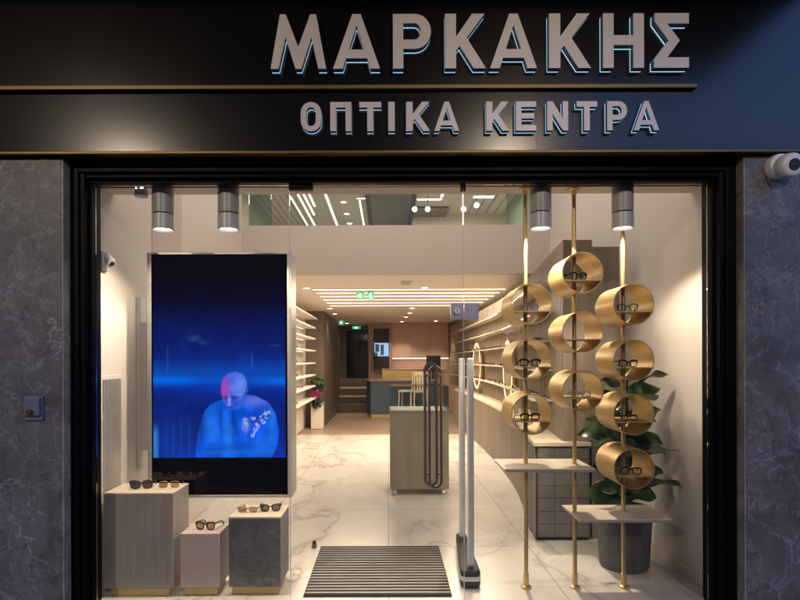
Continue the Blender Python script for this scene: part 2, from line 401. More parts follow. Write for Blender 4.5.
for ch, a, b in (('M', 271.5, 327), ('A', 334, 381), ('P', 394, 432), ('K', 446, 487), ('A', 491, 538), ('K', 550, 592), ('H', 604, 645), ('S', 655, 690)):
    letter(ch, a, b, 3.3676, 3.6985, 3.396, 3.451, SG)
for ch, a, b in (('O', 301.5, 322), ('U', 331, 352), ('T', 360, 382), ('I', 389, 395.5), ('K', 407, 431), ('A', 435, 460),
                 ('K', 487, 510), ('E', 516.5, 537), ('N', 548, 569), ('T', 577.5, 598), ('P', 608, 628), ('A', 634.5, 660)):
    letter(ch, a, b, 2.992, 3.170, 3.405, 3.448, SG)

# window frame
FR = thing('window_frame', 'black stepped metal frame with fixed glass panes around the whole shop window', 'window frame', (0, 3.6, 0))
MB().box(-2.030 + .013, -1.965, 3.555, 3.80, -.01, 2.875).box(-1.965, -1.935, 3.575, 3.78, -.01, 2.80).box(-1.935, -1.918, 3.63, 3.74, -.01, 2.775).build('jamb', M['black'], FR, bevel=.004)
MB().box(2.150, 2.227 - .013, 3.555, 3.80, -.01, 2.875).box(2.118, 2.150, 3.575, 3.78, -.01, 2.80).box(2.100, 2.118, 3.63, 3.74, -.01, 2.775).build('jamb', M['black'], FR, bevel=.004)
MB().box(-1.965, 2.150, 3.50, 3.80, 2.842, 2.862).box(-1.965, 2.150, 3.557, 3.80, 2.80, 2.84).box(-1.935, 2.118, 3.59, 3.78, 2.775, 2.7995).box(-1.918, 2.1, 3.632, 3.74, 2.752, 2.7745).build('head', M['black'], FR, bevel=.004)
# glass panes: fixed left, door leaf, fixed right
GY = 3.68
def pane(x0, x1, name='glass_pane', z1=2.748):
    return MB().box(x0, x1, GY - .005, GY + .005, .004, z1).build(name, M['glass'], FR)
pane(-1.916, -.647)
pane(.499, 2.098)
D = thing('glass_door', 'frameless clear glass door with long bronze pull handle', 'door', (-.07, GY, 0))
MB().box(-.643, .494, GY - .005, GY + .005, .012, 2.744).build('glass_leaf', M['glass'], D)
MB().box(-.6465, -.6435, GY - .005, GY + .005, .012, 2.71).box(.4945, .4975, GY - .005, GY + .005, .012, 2.70).build('polished_edge', plain('glass_edge', (.62, .66, .64), .25), D)
MB().box(-.645, -.490, GY - .02, GY + .02, 2.716, 2.751).build('pivot_fitting', M['black'], D, bevel=.002)
hd = MB()
def loop(x0, x1, z0, z1, y, r):
    w = (x1 - x0) / 2; cx = (x0 + x1) / 2
    pts = [(cx + w * math.cos(a), y, z1 - w + w * math.sin(a)) for a in [math.pi * i / 12 for i in range(13)]]
    pts += [(cx + w * math.cos(a), y, z0 + w + w * math.sin(a)) for a in [math.pi + math.pi * i / 12 for i in range(13)]]
    hd.tube(pts, r, 8, True)
loop(.2385, .3145, .79, 1.575, GY - .05, .0095)
for z in (.85, 1.50): hd.tube([(.2385, GY - .05, z), (.2735, GY + .055, z)], .007, 8); hd.tube([(.3145, GY - .05, z), (.3535, GY + .055, z)], .007, 8)
hd.build('pull_handle', M['bronze'], D, smooth=True)
hd = MB(); loop(.2735, .3535, .75, 1.555, GY + .055, .0095); hd.build('pull_handle', M['bronze'], D, smooth=True)
MB().box(.412, .494, GY - .022, GY + .022, 1.862, 1.973).build('lock_plate', M['lock'], D, bevel=.003)
mb = MB().lathe([(.021, 0), (.021, .012), (.016, .016)], (.452, GY - .0385, 1.918), 20, 'y')
k = mb.build('lock_cylinder', M['silver'], D, smooth=True)
MB().box(.450, .454, GY - .041, GY - .039, 1.908, 1.928).build('keyhole', M['black'], k)
o = MB().box(.501, .592, GY - .022, GY + .022, 1.862, 1.973).build('strike_plate', M['lock'], bevel=.003)
tag(o, 'square blue grey steel strike plate on the fixed pane beside the door lock', 'strike plate')
o = MB().box(.480, .495, GY - .018, GY + .018, 2.708, 2.751).box(.500, .513, GY - .018, GY + .018, 2.708, 2.751).build('glass_clamp', M['black'], bevel=.002)
tag(o, 'small black glass clamp on the head frame above the door seam', 'clamp')

# things on the stone
k = thing('key_box', 'small blue grey key box with round lock on the left stone pillar', 'key box', (-2.195, 3.48, 1.305))
MB().box(-2.248, -2.138, 3.462, 3.479, 1.232, 1.384).build('back_plate', M['key_grey'], k, bevel=.004)
MB().box(-2.240, -2.146, 3.440, 3.4615, 1.262, 1.376).build('cover', M['key_grey'], k, bevel=.006)
MB().lathe([(.017, 0), (.017, .018), (.012, .022)], (-2.198, 3.418, 1.288), 18, 'y').build('lock_cylinder', M['brass'], k, smooth=True)
nm = thing('house_number', 'faint pale house number 10 on the right stone pillar', 'number', (2.29, 3.478, 1.92))
glyph_mesh('1', 2.236, 2.258, 1.896, 1.945, 3.4770, 3.4795).build('digit', M['stone_edge'], nm)
glyph_mesh('0', 2.262, 2.294, 1.896, 1.940, 3.4770, 3.4795).build('digit', M['stone_edge'], nm)
c = thing('security_camera', 'white bullet security camera on the right stone pillar under the sign', 'security camera', (2.46, 3.47, 2.80))
MB().lathe([(.076, 3.479), (.078, 3.45), (.070, 3.425), (.05, 3.42)], (2.415, 0, 2.785), 28, 'y').build('mount_base', M['plastic'], c, smooth=True)
c0 = Vector((2.425, 3.435, 2.775)); ax = Vector((.02, -.97, -.16)).normalized()
MB().tube([c0 + ax * d_ for d_ in (0, .02, .05, .085, .095, .100)], [.060, .070, .074, .070, .062, .050], 28).build('camera_body', M['plastic'], c, smooth=True)
l = MB().tube([c0 + ax * .1005, c0 + ax * .104], [.036, .033], 24).build('lens_ring', M['matt_black'], c, smooth=True)
MB().tube([c0 + ax * .1043, c0 + ax * .107], [.017, .014], 16).build('lens', M['brass'], l, smooth=True)

# ------------------------------------------------------------------ shop shell
struct('floor', MB().box(-3.5, 3.5, 3.55, 12.0, -.1, 0), M['marble'])
struct('wood_floor', MB().box(-3.5, 3.5, 12.002, 22, -.1, 0), M['woodfloor'])
struct('bay_ceiling', MB().box(-2.2, 2.4, 3.745, 4.05, 2.80, 2.92), M['ceil'])
struct('left_wall', MB().box(-2.3, -1.98, 3.81, 4.70, -.05, 2.80).box(-2.3, -1.98, 4.051, 4.70, 2.80, 5.4).box(-2.3, -1.98, 5.38, 7.6, -.05, 5.4).box(-2.3, -1.98, 7.6, 22, -.05, 2.78), M['white'])
struct('left_wall_unlit', MB().box(-2.3, -1.976, 4.702, 5.378, -.05, 5.4), M['grey_paint_shade'])  # same side wall; its unlit look is put into a greyer colour
struct('right_wall', MB().box(2.2, 2.5, 3.81, 4.64, -.05, 2.80).box(2.2, 2.5, 4.051, 4.64, 2.80, 5.4).box(2.203, 2.5, 4.642, 7.6, -.05, 5.4).box(2.2, 2.5, 7.6, 22, -.05, 2.78), M['white'])
struct('skirting', MB().box(2.182, 2.1995, 3.81, 5.0, .002, .09).box(-1.9795, -1.962, 3.81, 4.7, .002, .09), M['cream'], bevel=.003)
struct('front_wall', MB().box(-3.5, 3.5, 3.75, 4.05, 2.93, 5.4), M['white'])
struct('mezzanine', MB().box(-3.5, 3.5, 7.6, 7.75, 2.77, 3.43), M['grey_paint_shade'])
struct('mezzanine_floor', MB().box(-3.5, 3.5, 7.752, 16, 3.1, 3.25), M['grey_paint_shade'])
struct('lower_ceiling', MB().box(-3.5, 3.5, 7.751, 22, 2.78, 2.95), M['ceil'])
struct('back_wall', MB().box(-3.5, 3.5, 20.6, 20.8, -.1, 2.9), M['rose_brown'])
struct('upper_ceiling', MB().box(-4.2, 4.2, 3.75, 17, 5.30, 5.45), M['upceil'])
struct('upper_back_wall', MB().box(-4.2, .62, 16.2, 16.35, 3.2, 5.3).box(.62, 4.2, 14.3, 14.45, 3.2, 5.3), M['upwall'])
struct('upper_side_wall', MB().box(-3.35, -3.2, 7.76, 16.2, 3.2, 5.3).box(3.0, 3.15, 7.76, 16.2, 3.2, 5.3).box(-3.35, -2.301, 7.6, 7.75, 3.44, 5.3).box(2.51, 3.15, 7.6, 7.75, 3.44, 5.3), M['upwall'])

# ------------------------------------------------------------------ window bay: lamps
def downlight(u, label, en):
    y = 3.80; x = (u - 388) / 560 * y
    t = thing('ceiling_downlight', label, 'downlight', (x, y, 2.80), 'cylinder downlights in the window')
    MB().lathe([(.071, 2.598), (.071, 2.799)], (x, y, 0), 32).build('upper_housing', M['lampbody'], t, smooth=True)
    MB().lathe([(.066, 2.588), (.066, 2.5975)], (x, y, 0), 32).build('seam_ring', M['matt_black'], t, smooth=True)
    h = MB().lathe([(.060, 2.50), (.066, 2.486), (.072, 2.488), (.072, 2.5875)], (x, y, 0), 32, caps=False).build('lower_housing', M['alu'], t, smooth=True)
    MB().lathe([(.0595, 2.500), (.0595, 2.506)], (x, y, 0), 24).build('lens', M['lampglow'], h)
    lamp('SPOT', (x, y, 2.482), en, WARM, angle=142, blend=.3, parent=t, radius=.05)
for u, lb, en in ((163.5, 'grey cylinder downlight hanging at the far left of the window', 34), (229, 'grey cylinder downlight above the big screen', 120),
              (541, 'grey cylinder downlight hanging between the left and middle gold poles', 170), (623, 'grey cylinder downlight in front of the right gold pole', 80)):
    downlight(u, lb, en)
o = MB().lathe([(.045, .0), (.045, .03), (.038, .055), (.02, .062)], (-1.70, 3.87, 2.735), 20).build('ceiling_sensor', M['plastic'], smooth=True)
tag(o, 'small grey dome sensor on the window ceiling beside the leftmost downlight', 'sensor')
c = thing('wall_spotlight', 'small pale spotlight on the left side wall of the window', 'spotlight', (-1.975, 3.90, 2.29))
MB().box(-1.979, -1.955, 3.86, 3.92, 2.22, 2.36).build('bracket', M['alu'], c, bevel=.008)
MB().tube([(-1.955, 3.89, 2.33), (-1.90, 3.86, 2.27)], [.028, .03], 16).build('head', M['alu'], c, smooth=True)
MB().tube([(-1.899, 3.8595, 2.269), (-1.896, 3.858, 2.266)], [.016, .015], 12).build('lens', M['matt_black'], c, smooth=True)
v = thing('wall_vent', 'tall white louvred vent panel on the left side wall', 'vent', (-1.975, 4.0, .09))
MB().box(-1.979, -1.967, 3.83, 4.14, .10, 1.50).build('frame', M['white'], v, bevel=.003)
mb = MB()
for i in range(9): mb.box(-1.9665, -1.957, 3.858 + i * .029, 3.874 + i * .029, .13, 1.47)
mb.build('louvres', M['silver'], v)
o = MB().box(-1.975, -1.945, 4.40, 4.50, .75, 2.10).build('wall_trim', M['plastic'], bevel=.004)
tag(o, 'pale vertical trim on the left wall just behind the screen', 'trim')
o = thing('wall_outlet', 'white double power outlet low on the right side wall', 'outlet', (2.19, 4.2, .36))
MB().box(2.190, 2.1995, 4.16, 4.245, .315, .41).build('plate', M['plastic'], o, bevel=.004)
MB().lathe([(.022, 0), (.022, .002)], (0, 0, 0), 16).build('socket', M['silver'], o).matrix_local = Matrix.Translation((-.001, 0, .003)) @ Matrix.Rotation(R(-90), 4, 'Y')

# ------------------------------------------------------------------ the big screen
SY = 4.15; K = SY / 560
def sx(u): return (u - 388) * K
def sz(vv): return 1.6 - (vv - 360) * K
x0, x1, z0, z1 = sx(147.5), sx(291.5), sz(497), sz(252)
sc = thing('digital_screen', 'big upright display screen in a pale silver case showing a bald man in blue light', 'screen', ((x0 + x1) / 2, SY + .1, z0))
MB().box(x0 + .02, x1 - .02, SY + .012, SY + .22, z0 + .02, z1 - .02).box(x0, x1, SY + .006, SY + .215, z0, z1).build('case', M['silver'], sc, bevel=.004)
fw = .030
MB().box(x0, x0 + fw, SY - .006, SY + .0055, z0, z1).box(x1 - fw, x1, SY - .006, SY + .0055, z0, z1).box(x0 + fw, x1 - fw, SY - .006, SY + .0055, z0, z0 + .02).box(x0 + fw, x1 - fw, SY - .006, SY + .0055, z1 - .014, z1).build('bezel', M['silver'], sc, bevel=.002)
MB().box(x0 + fw, x1 - fw, SY, SY + .0055, z0 + .02, z1 - .014).build('screen_glass', M['screenglass'], sc)
MB().box(-1.944, x0 + .3, SY + .23, SY + .30, .9, 1.9).build('wall_bracket', M['silver'], sc)
# picture, painted per vertex
def paint():
    nx, nz = 230, 340
    U = np.linspace(153.2, 285.4, nx)[None, :].repeat(nz, 0); V = np.linspace(256, 457, nz)[:, None].repeat(nx, 1)
    rng = np.random.RandomState(3)
    def sm(x, a, b): q = np.clip((x - a) / (b - a), 0, 1); return q * q * (3 - 2 * q)
    def blob(cu, cv, ru, rv, p=2): return np.exp(-(np.abs((U - cu) / ru) ** p + np.abs((V - cv) / rv) ** p))
    def noise(sc_):
        g = rng.rand(int(nz / sc_) + 3, int(nx / sc_) + 3); yy = np.arange(nz) / sc_; xx = np.arange(nx) / sc_
        y0 = yy.astype(int); x0_ = xx.astype(int); fy = sm(yy - y0, 0, 1)[:, None]; fx = sm(xx - x0_, 0, 1)[None, :]
        a = g[y0][:, x0_]; b = g[y0][:, x0_ + 1]; c_ = g[y0 + 1][:, x0_]; d_ = g[y0 + 1][:, x0_ + 1]
        return (a * (1 - fx) + b * fx) * (1 - fy) + (c_ * (1 - fx) + d_ * fx) * fy
    C = np.zeros((nz, nx, 3))
    n = noise(26) * .6 + noise(9) * .3 + noise(3) * .1
    top = sm(V, 262, 300) * .10 + sm(V, 292, 335) * .26 + sm(V, 330, 378) * .30 - sm(V, 384, 400) * .14 + sm(V, 425, 457) * .16
    lev = top * (.78 + .45 * n)
    lev = lev ** 1.7 * .8; C[..., 2] = .004 + lev * .80; C[..., 1] = .001 + lev ** 1.1 * .075; C[..., 0] = .002 + lev * .004
    def addc(mask, col):
        nonlocal C
        mask = np.clip(mask, 0, 1)[..., None]; C = C * (1 - mask) + np.array(col) * mask
    band = np.exp(-((V - 379.5 - .01 * (U - 153)) / 4.5) ** 2) * (.45 + .55 * sm(np.abs(U - 225), 10, 60)) * (.75 + .5 * noise(30))
    addc(band * .75, (.0, .16, .95))
    addc(np.exp(-((V - 371) / 9) ** 2) * .22, (0, .18, .8))
    addc(np.exp(-((U - 167.5) / .8) ** 2) * sm(V, 342, 350) * (1 - sm(V, 366, 376)) * .1, (.1, .4, .95))
    addc(np.exp(-((V - 345) / .7) ** 2) * sm(U, 268, 272) * (1 - sm(U, 278, 281)) * .1, (.2, .4, .7))
    addc(np.exp(-((U - 252) / .6) ** 2) * sm(V, 352, 356) * (1 - sm(V, 364, 368)) * .1, (.2, .5, 1))
    addc(blob(194, 338, 6, 3) * .10, (.15, .45, .9)); addc(blob(203, 342, 4, 2) * .10, (.1, .4, .8))
    addc((1 - sm(U, 156, 160)) * sm(V, 420, 436) * .55, (.05, .34, .95))
    for uu in (166, 173, 181, 189): addc(np.exp(-((U - uu) / 1.6) ** 2) * sm(V, 405, 440) * .22, (.0, .12, .62))
    # shoulders and sweater
    def poly(pts, soft):
        P = np.array(pts, float); inside = np.zeros_like(U, bool); dist = np.full(U.shape, 1e9)
        for (ax_, ay), (bx, by) in zip(P, np.roll(P, -1, 0)):
            c_ = ((ay > V) != (by > V)) & (U < (bx - ax_) * (V - ay) / (by - ay + 1e-9) + ax_); inside ^= c_
            tt = np.clip(((U - ax_) * (bx - ax_) + (V - ay) * (by - ay)) / ((bx - ax_) ** 2 + (by - ay) ** 2 + 1e-9), 0, 1)
            dist = np.minimum(dist, np.hypot(U - ax_ - tt * (bx - ax_), V - ay - tt * (by - ay)))
        return sm(np.where(inside, dist, -dist), -soft, soft)
    z = lambda L: [(180 + a / 6, 360 + b / 6) for a, b in L]
    body = poly(z([(88, 600), (98, 520), (112, 420), (150, 300), (185, 262), (250, 236), (300, 260), (392, 205), (450, 212), (525, 250), (572, 315), (592, 420), (585, 500), (545, 600)]), .8)
    shade = .50 + .75 * noise(14) + .35 * noise(5)
    addc(body, (.001, .09, .74)); C *= (1 + body * (shade - 1))[..., None]
    addc(body * blob(212, 428, 9, 22) * .55, (.02, .23, .95)); addc(body * blob(228, 436, 5, 20) * .5, (.03, .27, .95))
    addc(body * blob(200, 425, 4, 22) * .6, (0, .025, .30)); addc(body * blob(233, 412, 2.5, 16) * .65, (0, .02, .26)); addc(body * blob(221, 420, 1.6, 20) * .5, (0, .025, .3)); addc(body * blob(249, 438, 2, 14) * .5, (0, .025, .3)); addc(body * blob(213, 449, 14, 1.6) * .5, (0, .02, .28))
    addc(body * blob(255, 400, 14, 6) * .7, (.15, .22, .85)); addc(body * blob(262, 445, 14, 10) * .4, (.02, .22, .95))
    addc(body * blob(272, 420, 4, 22) * .4, (.03, .25, .95)); addc(body * blob(240, 452, 40, 3) * .35, (.02, .22, .9)); addc(body * blob(214, 445, 12, 3) * .4, (0, .06, .5))
    # generic light squiggles on the chest
    def stroke(pts, w, col, s_=1.0):
        q = [(180 + a / 6, 360 + b / 6) for a, b in pts]; d_ = np.full(U.shape, 1e9)
        for (ax_, ay), (bx, by) in zip(q[:-1], q[1:]):
            tt = np.clip(((U - ax_) * (bx - ax_) + (V - ay) * (by - ay)) / ((bx - ax_) ** 2 + (by - ay) ** 2), 0, 1)
            d_ = np.minimum(d_, np.hypot(U - ax_ - tt * (bx - ax_), V - ay - tt * (by - ay)))
        w = w * .66; addc((1 - sm(d_, w * .4, w * 1.5)) * s_ * (.55 + .6 * noise(6)), col)
    body_w = .62; lite = (.28, .46, 1.0); pinkish = (.50, .36, .82); dk = (.0, .03, .30)
    fl = random.Random(5)
    addc(body * blob(245.5, 425, 3.2, 5.5) * .8, (.26, .40, 1.0)); addc(body * blob(246, 421, 2, 2.5) * .7, (.5, .6, 1.0))
    for cx_, cy_, ang_, n0 in ((395, 355, .2, 5), (430, 348, -.2, 6), (470, 345, -.5, 7), (505, 318, -.7, 9), (528, 312, .9, 5), (520, 345, -.8, 6), (485, 370, -.7, 6), (462, 385, 1.7, 7), (452, 415, 1.8, 8), (438, 445, 2.0, 6), (398, 385, 1.4, 5)):
        for k_ in range(n0):
            x_, y_ = cx_ + fl.uniform(-13, 13), cy_ + fl.uniform(-12, 12); a_ = ang_ + fl.uniform(-.5, .5); q_ = fl.uniform(6, 17)
            stroke([(x_, y_), (x_ + q_ * math.cos(a_), y_ + q_ * math.sin(a_))], fl.uniform(.7, 1.3), fl.choice((lite, lite, (.5, .62, 1), pinkish, dk, dk)), .85)
    stroke([(372, 410), (388, 408)], 1.0, (.6, .1, .5), .7)
    # neck, head
    addc(poly(z([(250, 236), (275, 215), (385, 200), (400, 215), (330, 290), (300, 300)]), 1.2), (.02, .12, .62))
    head = poly(z([(248, 190), (246, 150), (258, 110), (290, 78), (335, 68), (375, 82), (398, 115), (402, 150), (392, 190), (372, 225), (345, 262), (318, 290), (298, 298), (282, 282), (262, 245)]), 1.0)
    addc(head, (.03, .10, .70))
    addc(head * blob(240, 384, 8, 11) * .85, (.16, .30, 1.0)); addc(head * blob(233, 374, 8, 4) * .45, (.08, .20, .9))
    addc(head * blob(233, 388, 6, 4) * .45, (.22, .28, .92))
    addc(head * blob(224.3, 385, 4.5, 11) * .85, (.42, .06, .50)); addc(head * blob(223.5, 393, 3, 4) * .8, (.60, .05, .28))
    addc(head * blob(234, 396.8, 4.5, 2.4) * .9, (.012, .03, .30)); addc(head * blob(225.4, 397.2, 2.6, 1.9) * .85, (.10, .012, .20))
    addc(head * blob(238, 394, 6, 1.2) * .4, (.30, .40, 1.0))
    addc(head * blob(229.3, 400.5, 1.3, 4.2) * .75, (.42, .50, 1.0)); addc(head * blob(229.0, 404.2, 2.2, 1.2) * .5, (.40, .42, .95)); addc(head * blob(229.8, 407.0, 3.4, 1.0) * .8, (.03, .03, .28))
    addc(head * blob(237, 404, 5.5, 5) * .6, (.015, .06, .5)); addc(head * blob(231, 410.5, 4.5, 2.5) * .6, (.02, .05, .42))
    addc(head * blob(241, 399, 3, 3.5) * .45, (.14, .26, .95))
    addc(poly(z([(392, 165), (405, 160), (410, 185), (396, 200)]), .8) * .7, (.04, .12, .65))
    return U, V, np.clip(C, 0, 1)
U, V, C = paint(); nz_, nx_ = U.shape
me = bpy.data.meshes.new('picture'); off = wloc(sc)
me.from_pydata([(sx(a) - off.x, SY - .0015 - off.y, sz(b) - off.z) for a, b in zip(U.ravel(), V.ravel())], [],
               [(j * nx_ + i, (j + 1) * nx_ + i, (j + 1) * nx_ + i + 1, j * nx_ + i + 1) for j in range(nz_ - 1) for i in range(nx_ - 1)])
ca = me.color_attributes.new('picture', 'FLOAT_COLOR', 'POINT')
ca.data.foreach_set('color', np.concatenate([C, np.ones((nz_, nx_, 1))], 2).astype(np.float32).ravel())
pm, t_, b_ = newmat('screen_picture'); at = N(t_, 'ShaderNodeAttribute', attribute_name='picture')
t_.links.new(at.outputs[0], b_.inputs['Emission Color']); b_.inputs['Emission Strength'].default_value = 1.0
b_.inputs['Base Color'].default_value = (0, 0, 0, 1); b_.inputs['Roughness'].default_value = .02; b_.inputs['Specular IOR Level'].default_value = .18
me.materials.append(pm); po = bpy.data.objects.new('picture', me); COL.objects.link(po); po.parent = sc

# ------------------------------------------------------------------ pedestals
def pedestal(x0, x1, y0, y1, h, body, top, label, gi=.035):
    t = thing('display_pedestal', label, 'pedestal', ((x0 + x1) / 2, (y0 + y1) / 2, 0))
    MB().box(x0 + gi, x1 - gi, y0 + .02, y1 - .02, 0.001, .058).build('gold_plinth', M['gold'], t, bevel=.002)
    MB().box(x0, x1, y0, y1, .0585, h - .012).build('body', M[body], t, bevel=.003)
    MB().box(x0 - .001, x1 + .001, y0 - .001, y1 + .001, h - .0118, h).build('top', M[top], t, bevel=.002)
    return t
pedestal(-1.925, -1.458, 3.79, 4.09, .706, 'wood_ped', 'cream', 'tallest display pedestal, grey brown wood grain, standing at the left wall')
pedestal(-1.412, -1.148, 3.80, 4.03, .426, 'pink', 'pink', 'low pale pink display pedestal between the wooden and the grey stone one', .02)
pedestal(-1.088, -.735, 3.81, 4.13, .535, 'greystone', 'cream', 'grey stone display pedestal nearest the door', .02)

# ------------------------------------------------------------------ eyeglasses
def glasses(name, label, fm, lm, w=.052, h=.040, p=3.2, r=.0032, thick=1.5, bridge=.018, scale=1.0, upsweep=0.0, mask=False, group=None, cat='eyeglasses', temple=.125, tm=None):
    t = thing(name, label, cat, (0, 0, 0), group)
    tm = tm or fm; s = scale; fr = MB(); zc = h / 2 + r
    for sgn in (-1, 1):
        cx = sgn * (w / 2 + bridge / 2)
        out = []; ang = [2 * math.pi * i / 26 for i in range(26)]
        for a in ang:
            ca_, sa = math.cos(a), math.sin(a)
            x = abs(ca_) ** (2 / p) * math.copysign(w / 2, ca_); z = abs(sa) ** (2 / p) * math.copysign(h / 2, sa)
            if z > 0: z += upsweep * max(0, x * sgn) / (w / 2) * h
            else: x *= .93
            out.append((cx + x, 0.0035 * (x * sgn / w) ** 2 * 4, zc + z))
        fr.tube([(a * s, b * s, c_ * s) for a, b, c_ in out], [r * s * (thick if q[2] > zc else 1) for q in out], 6, True)
        ln = MB(); ln.quad(*[(a * s, b * s + .0005, c_ * s) for a, b, c_ in out]); ln.build('lens', lm, t)
        hx = sgn * (w + bridge / 2 + r * .6); hz = zc + h * .30 + (upsweep * h * .8)
        tp = MB(); L = temple
        tp.tube([(hx * s, .001, hz * s), (hx * s, .012 * s, hz * s), (hx * .99 * s, L * .68 * s, hz * .85 * s), (hx * .97 * s, L * .85 * s, (hz * .62) * s), (hx * .95 * s, L * s, r * 1.1 * s)], [r * 1.3 * s, r * 1.2 * s, r * s, r * 1.1 * s, r * 1.2 * s], 6)
        tp.build('temple', tm, t, smooth=True)
    fr.tube([(-bridge / 2 * s * 1.15, 0, (zc + h * .18) * s), (0, -.002 * s, (zc + h * .27) * s), (bridge / 2 * s * 1.15, 0, (zc + h * .18) * s)], r * 1.15 * s, 6)
    fr.build('frame', fm, t, smooth=True)
    return t
def put(t, x, y, z, rz): t.location = (x, y, z + .0006); t.rotation_euler = (0, 0, R(rz))

# ------------------------------------------------------------------ gold ring display
PY = 3.93; PX = (.965, 1.307, 1.649)
DS = thing('ring_display', 'gold display of three floor to ceiling poles carrying rings and two white shelves', 'display stand', (1.307, PY, 0))
RINGS = [(0, 304), (0, 360), (0, 414.8), (1, 273), (1, 332.4), (1, 391.8), (2, 304.8), (2, 361), (2, 415.5), (2, 469.8)]
for i, x in enumerate(PX):
    p = MB().tube([(x, PY, .001), (x, PY, 2.799)], .0145, 16).build('pole', M['gold'], DS, smooth=True)
    MB().lathe([(.036, .0012), (.036, .012), (.022, .02), (.0185, .022), (.0185, .10), (.0150, .102)], (x, PY, 0), 24).build('base_flange', M['gold'], p, smooth=True)
    MB().lathe([(.0150, 2.752), (.018, 2.755), (.026, 2.78), (.040, 2.79), (.040, 2.7985)], (x, PY, 0), 24).build('ceiling_flange', M['gold'], p, smooth=True)
RF, RB, RO, RI = 3.755, 4.085, .138, .132
ringz = []
for c_, v_ in RINGS:
    x = PX[c_]; z = 1.6 - (v_ - 360) / 560 * RF; ringz.append((x, z))
    # the shell is open towards the street and the shop
    r_ = MB().lathe([(RO, RB), (RO, RF), (RI, RF), (RI, RB), (RO, RB)], (x, 0, z), 56, 'y', caps=False).build('display_ring', M['gold'], DS, smooth=True)
    hz = z - .048; hw = math.sqrt(RI ** 2 - .048 ** 2) - .001
    MB().box(x - hw, x + hw, RF + .006, RB - .006, hz - .006, hz).build('ring_shelf', M['gold_pale'], r_)
def wshelf(x0, x1, z):
    MB().box(x0, x1, 3.74, 4.12, z - .010, z).build('shelf', M['cream'], DS, bevel=.002)
    return MB().box(x0 + .01, x1 - .01, 3.75, 4.11, z - .026, z - .0105).build('shelf_underside', M['lampbody'], DS, bevel=.002)
wshelf(.775, 1.385, .870); wshelf(1.276, 1.897, .530)

G = 'glasses in the gold rings'
def ring_glasses(i, label, fm, lm, rz, dx=0.0, dy=.05, **k):
    x, z = ringz[i]; t = glasses('eyeglasses', label, fm, lm, group=G, scale=k.pop('scale', 1.08), **k); put(t, x + dx, RF + dy, z - .048, rz); return t
ring_glasses(0, 'clear framed eyeglasses in the top ring of the left pole', M['acetate_clear'], M['lens_clear'], 12, r=.0022)
ring_glasses(1, 'black cat eye glasses in the middle ring of the left pole', M['acetate'], M['lens_clear'], -6, p=2.6, thick=2.0, upsweep=.12)
ring_glasses(2, 'black square glasses in the lowest ring of the left pole', M['acetate'], M['lens_clear'], 8, p=3.6, thick=1.8)
ring_glasses(3, 'black rounded glasses in the topmost ring of the middle pole', M['acetate'], M['lens_clear'], 20, -.01, p=2.4, r=.0042, thick=1.2, h=.045)
ring_glasses(5, 'thin clear eyeglasses in the lowest ring of the middle pole', M['acetate_clear'], M['lens_clear'], -10, r=.0022)
ring_glasses(6, 'thin round black glasses in the top ring of the right pole', M['acetate'], M['lens_clear'], -14, -.02, p=2.1, r=.0026, thick=1.0, h=.046)
ring_glasses(7, 'dark red framed glasses in the second ring of the right pole', M['acetate_red'], M['lens_clear'], 10, -.015, p=2.8, thick=1.6, upsweep=.1)
ring_glasses(8, 'slim black glasses in the third ring of the right pole', M['acetate'], M['lens_clear'], 18, -.01, p=2.6, r=.0026, h=.034)
ring_glasses(9, 'black square glasses in the lowest ring of the right pole', M['acetate'], M['lens_clear'], -12, .0, p=3.0, r=.0034)
GS = 'sunglasses on the pedestals'
put(glasses('sunglasses', 'dark wraparound shield sunglasses at the left on the wooden pedestal', M['acetate'], M['lens_dark'], w=.068, h=.052, p=2.4, bridge=.008, r=.004, upsweep=.15, group=GS, cat='sunglasses', scale=1.02), -1.72, 3.90, .706, 12)
put(glasses('sunglasses', 'gold wire sunglasses with brown lenses on the wooden pedestal', M['wire'], M['lens_brown'], r=.0018, thick=1.2, p=3.5, group=GS, cat='sunglasses', scale=1.12), -1.54, 3.93, .706, 6)
put(glasses('sunglasses', 'tortoiseshell sunglasses alone on the pale pink pedestal', M['tortoise'], M['lens_brown'], r=.0042, thick=1.6, p=3.2, h=.042, upsweep=.12, group=GS, cat='sunglasses', scale=1.12), -1.27, 3.88, .426, -10)
put(glasses('sunglasses', 'nude framed narrow sunglasses at the left on the grey stone pedestal', M['acetate_pink'], M['lens_brown'], r=.005, thick=1.3, h=.030, p=2.8, group=GS, cat='sunglasses', scale=1.1), -.985, 3.92, .535, -6)
put(glasses('sunglasses', 'dark cat eye sunglasses at the right on the grey stone pedestal', M['tortoise'], M['lens_dark'], r=.004, thick=1.4, h=.040, upsweep=.2, p=2.8, group=GS, cat='sunglasses', scale=1.1), -.83, 3.94, .535, 8)

# ------------------------------------------------------------------ mat, gate
t = thing('entrance_mat', 'dark ribbed entrance mat with aluminium bars on the marble floor', 'mat', (-.07, 4.3, 0))
MB().box(-.578, .428, 3.775, 4.80, .0015, .007).build('mat_frame', M['mat_rib'], t)
mb = MB(); mb2 = MB(); n_ = 19
for i in range(n_):
    y = 3.785 + i * (1.005 / n_)
    mb.box(-.570, .420, y, y + .032, .0072, .016); mb2.box(-.570, .420, y + .035, y + .0495, .0072, .0135)
mb.build('ribs', M['mat_rib'], t); mb2.build('bars', M['mat_alu'], t)
o = thing('door_stop', 'small dark door stop on the floor at the corner of the mat', 'door stop', (-.63, 4.78, 0))
MB().box(-.655, -.615, 4.76, 4.80, .001, .03).build('foot', M['bronze'], o, bevel=.004)
MB().lathe([(.016, .0305), (.016, .055), (.012, .06)], (-.635, 4.78, 0), 14).build('buffer', M['rubber'], o, smooth=True)

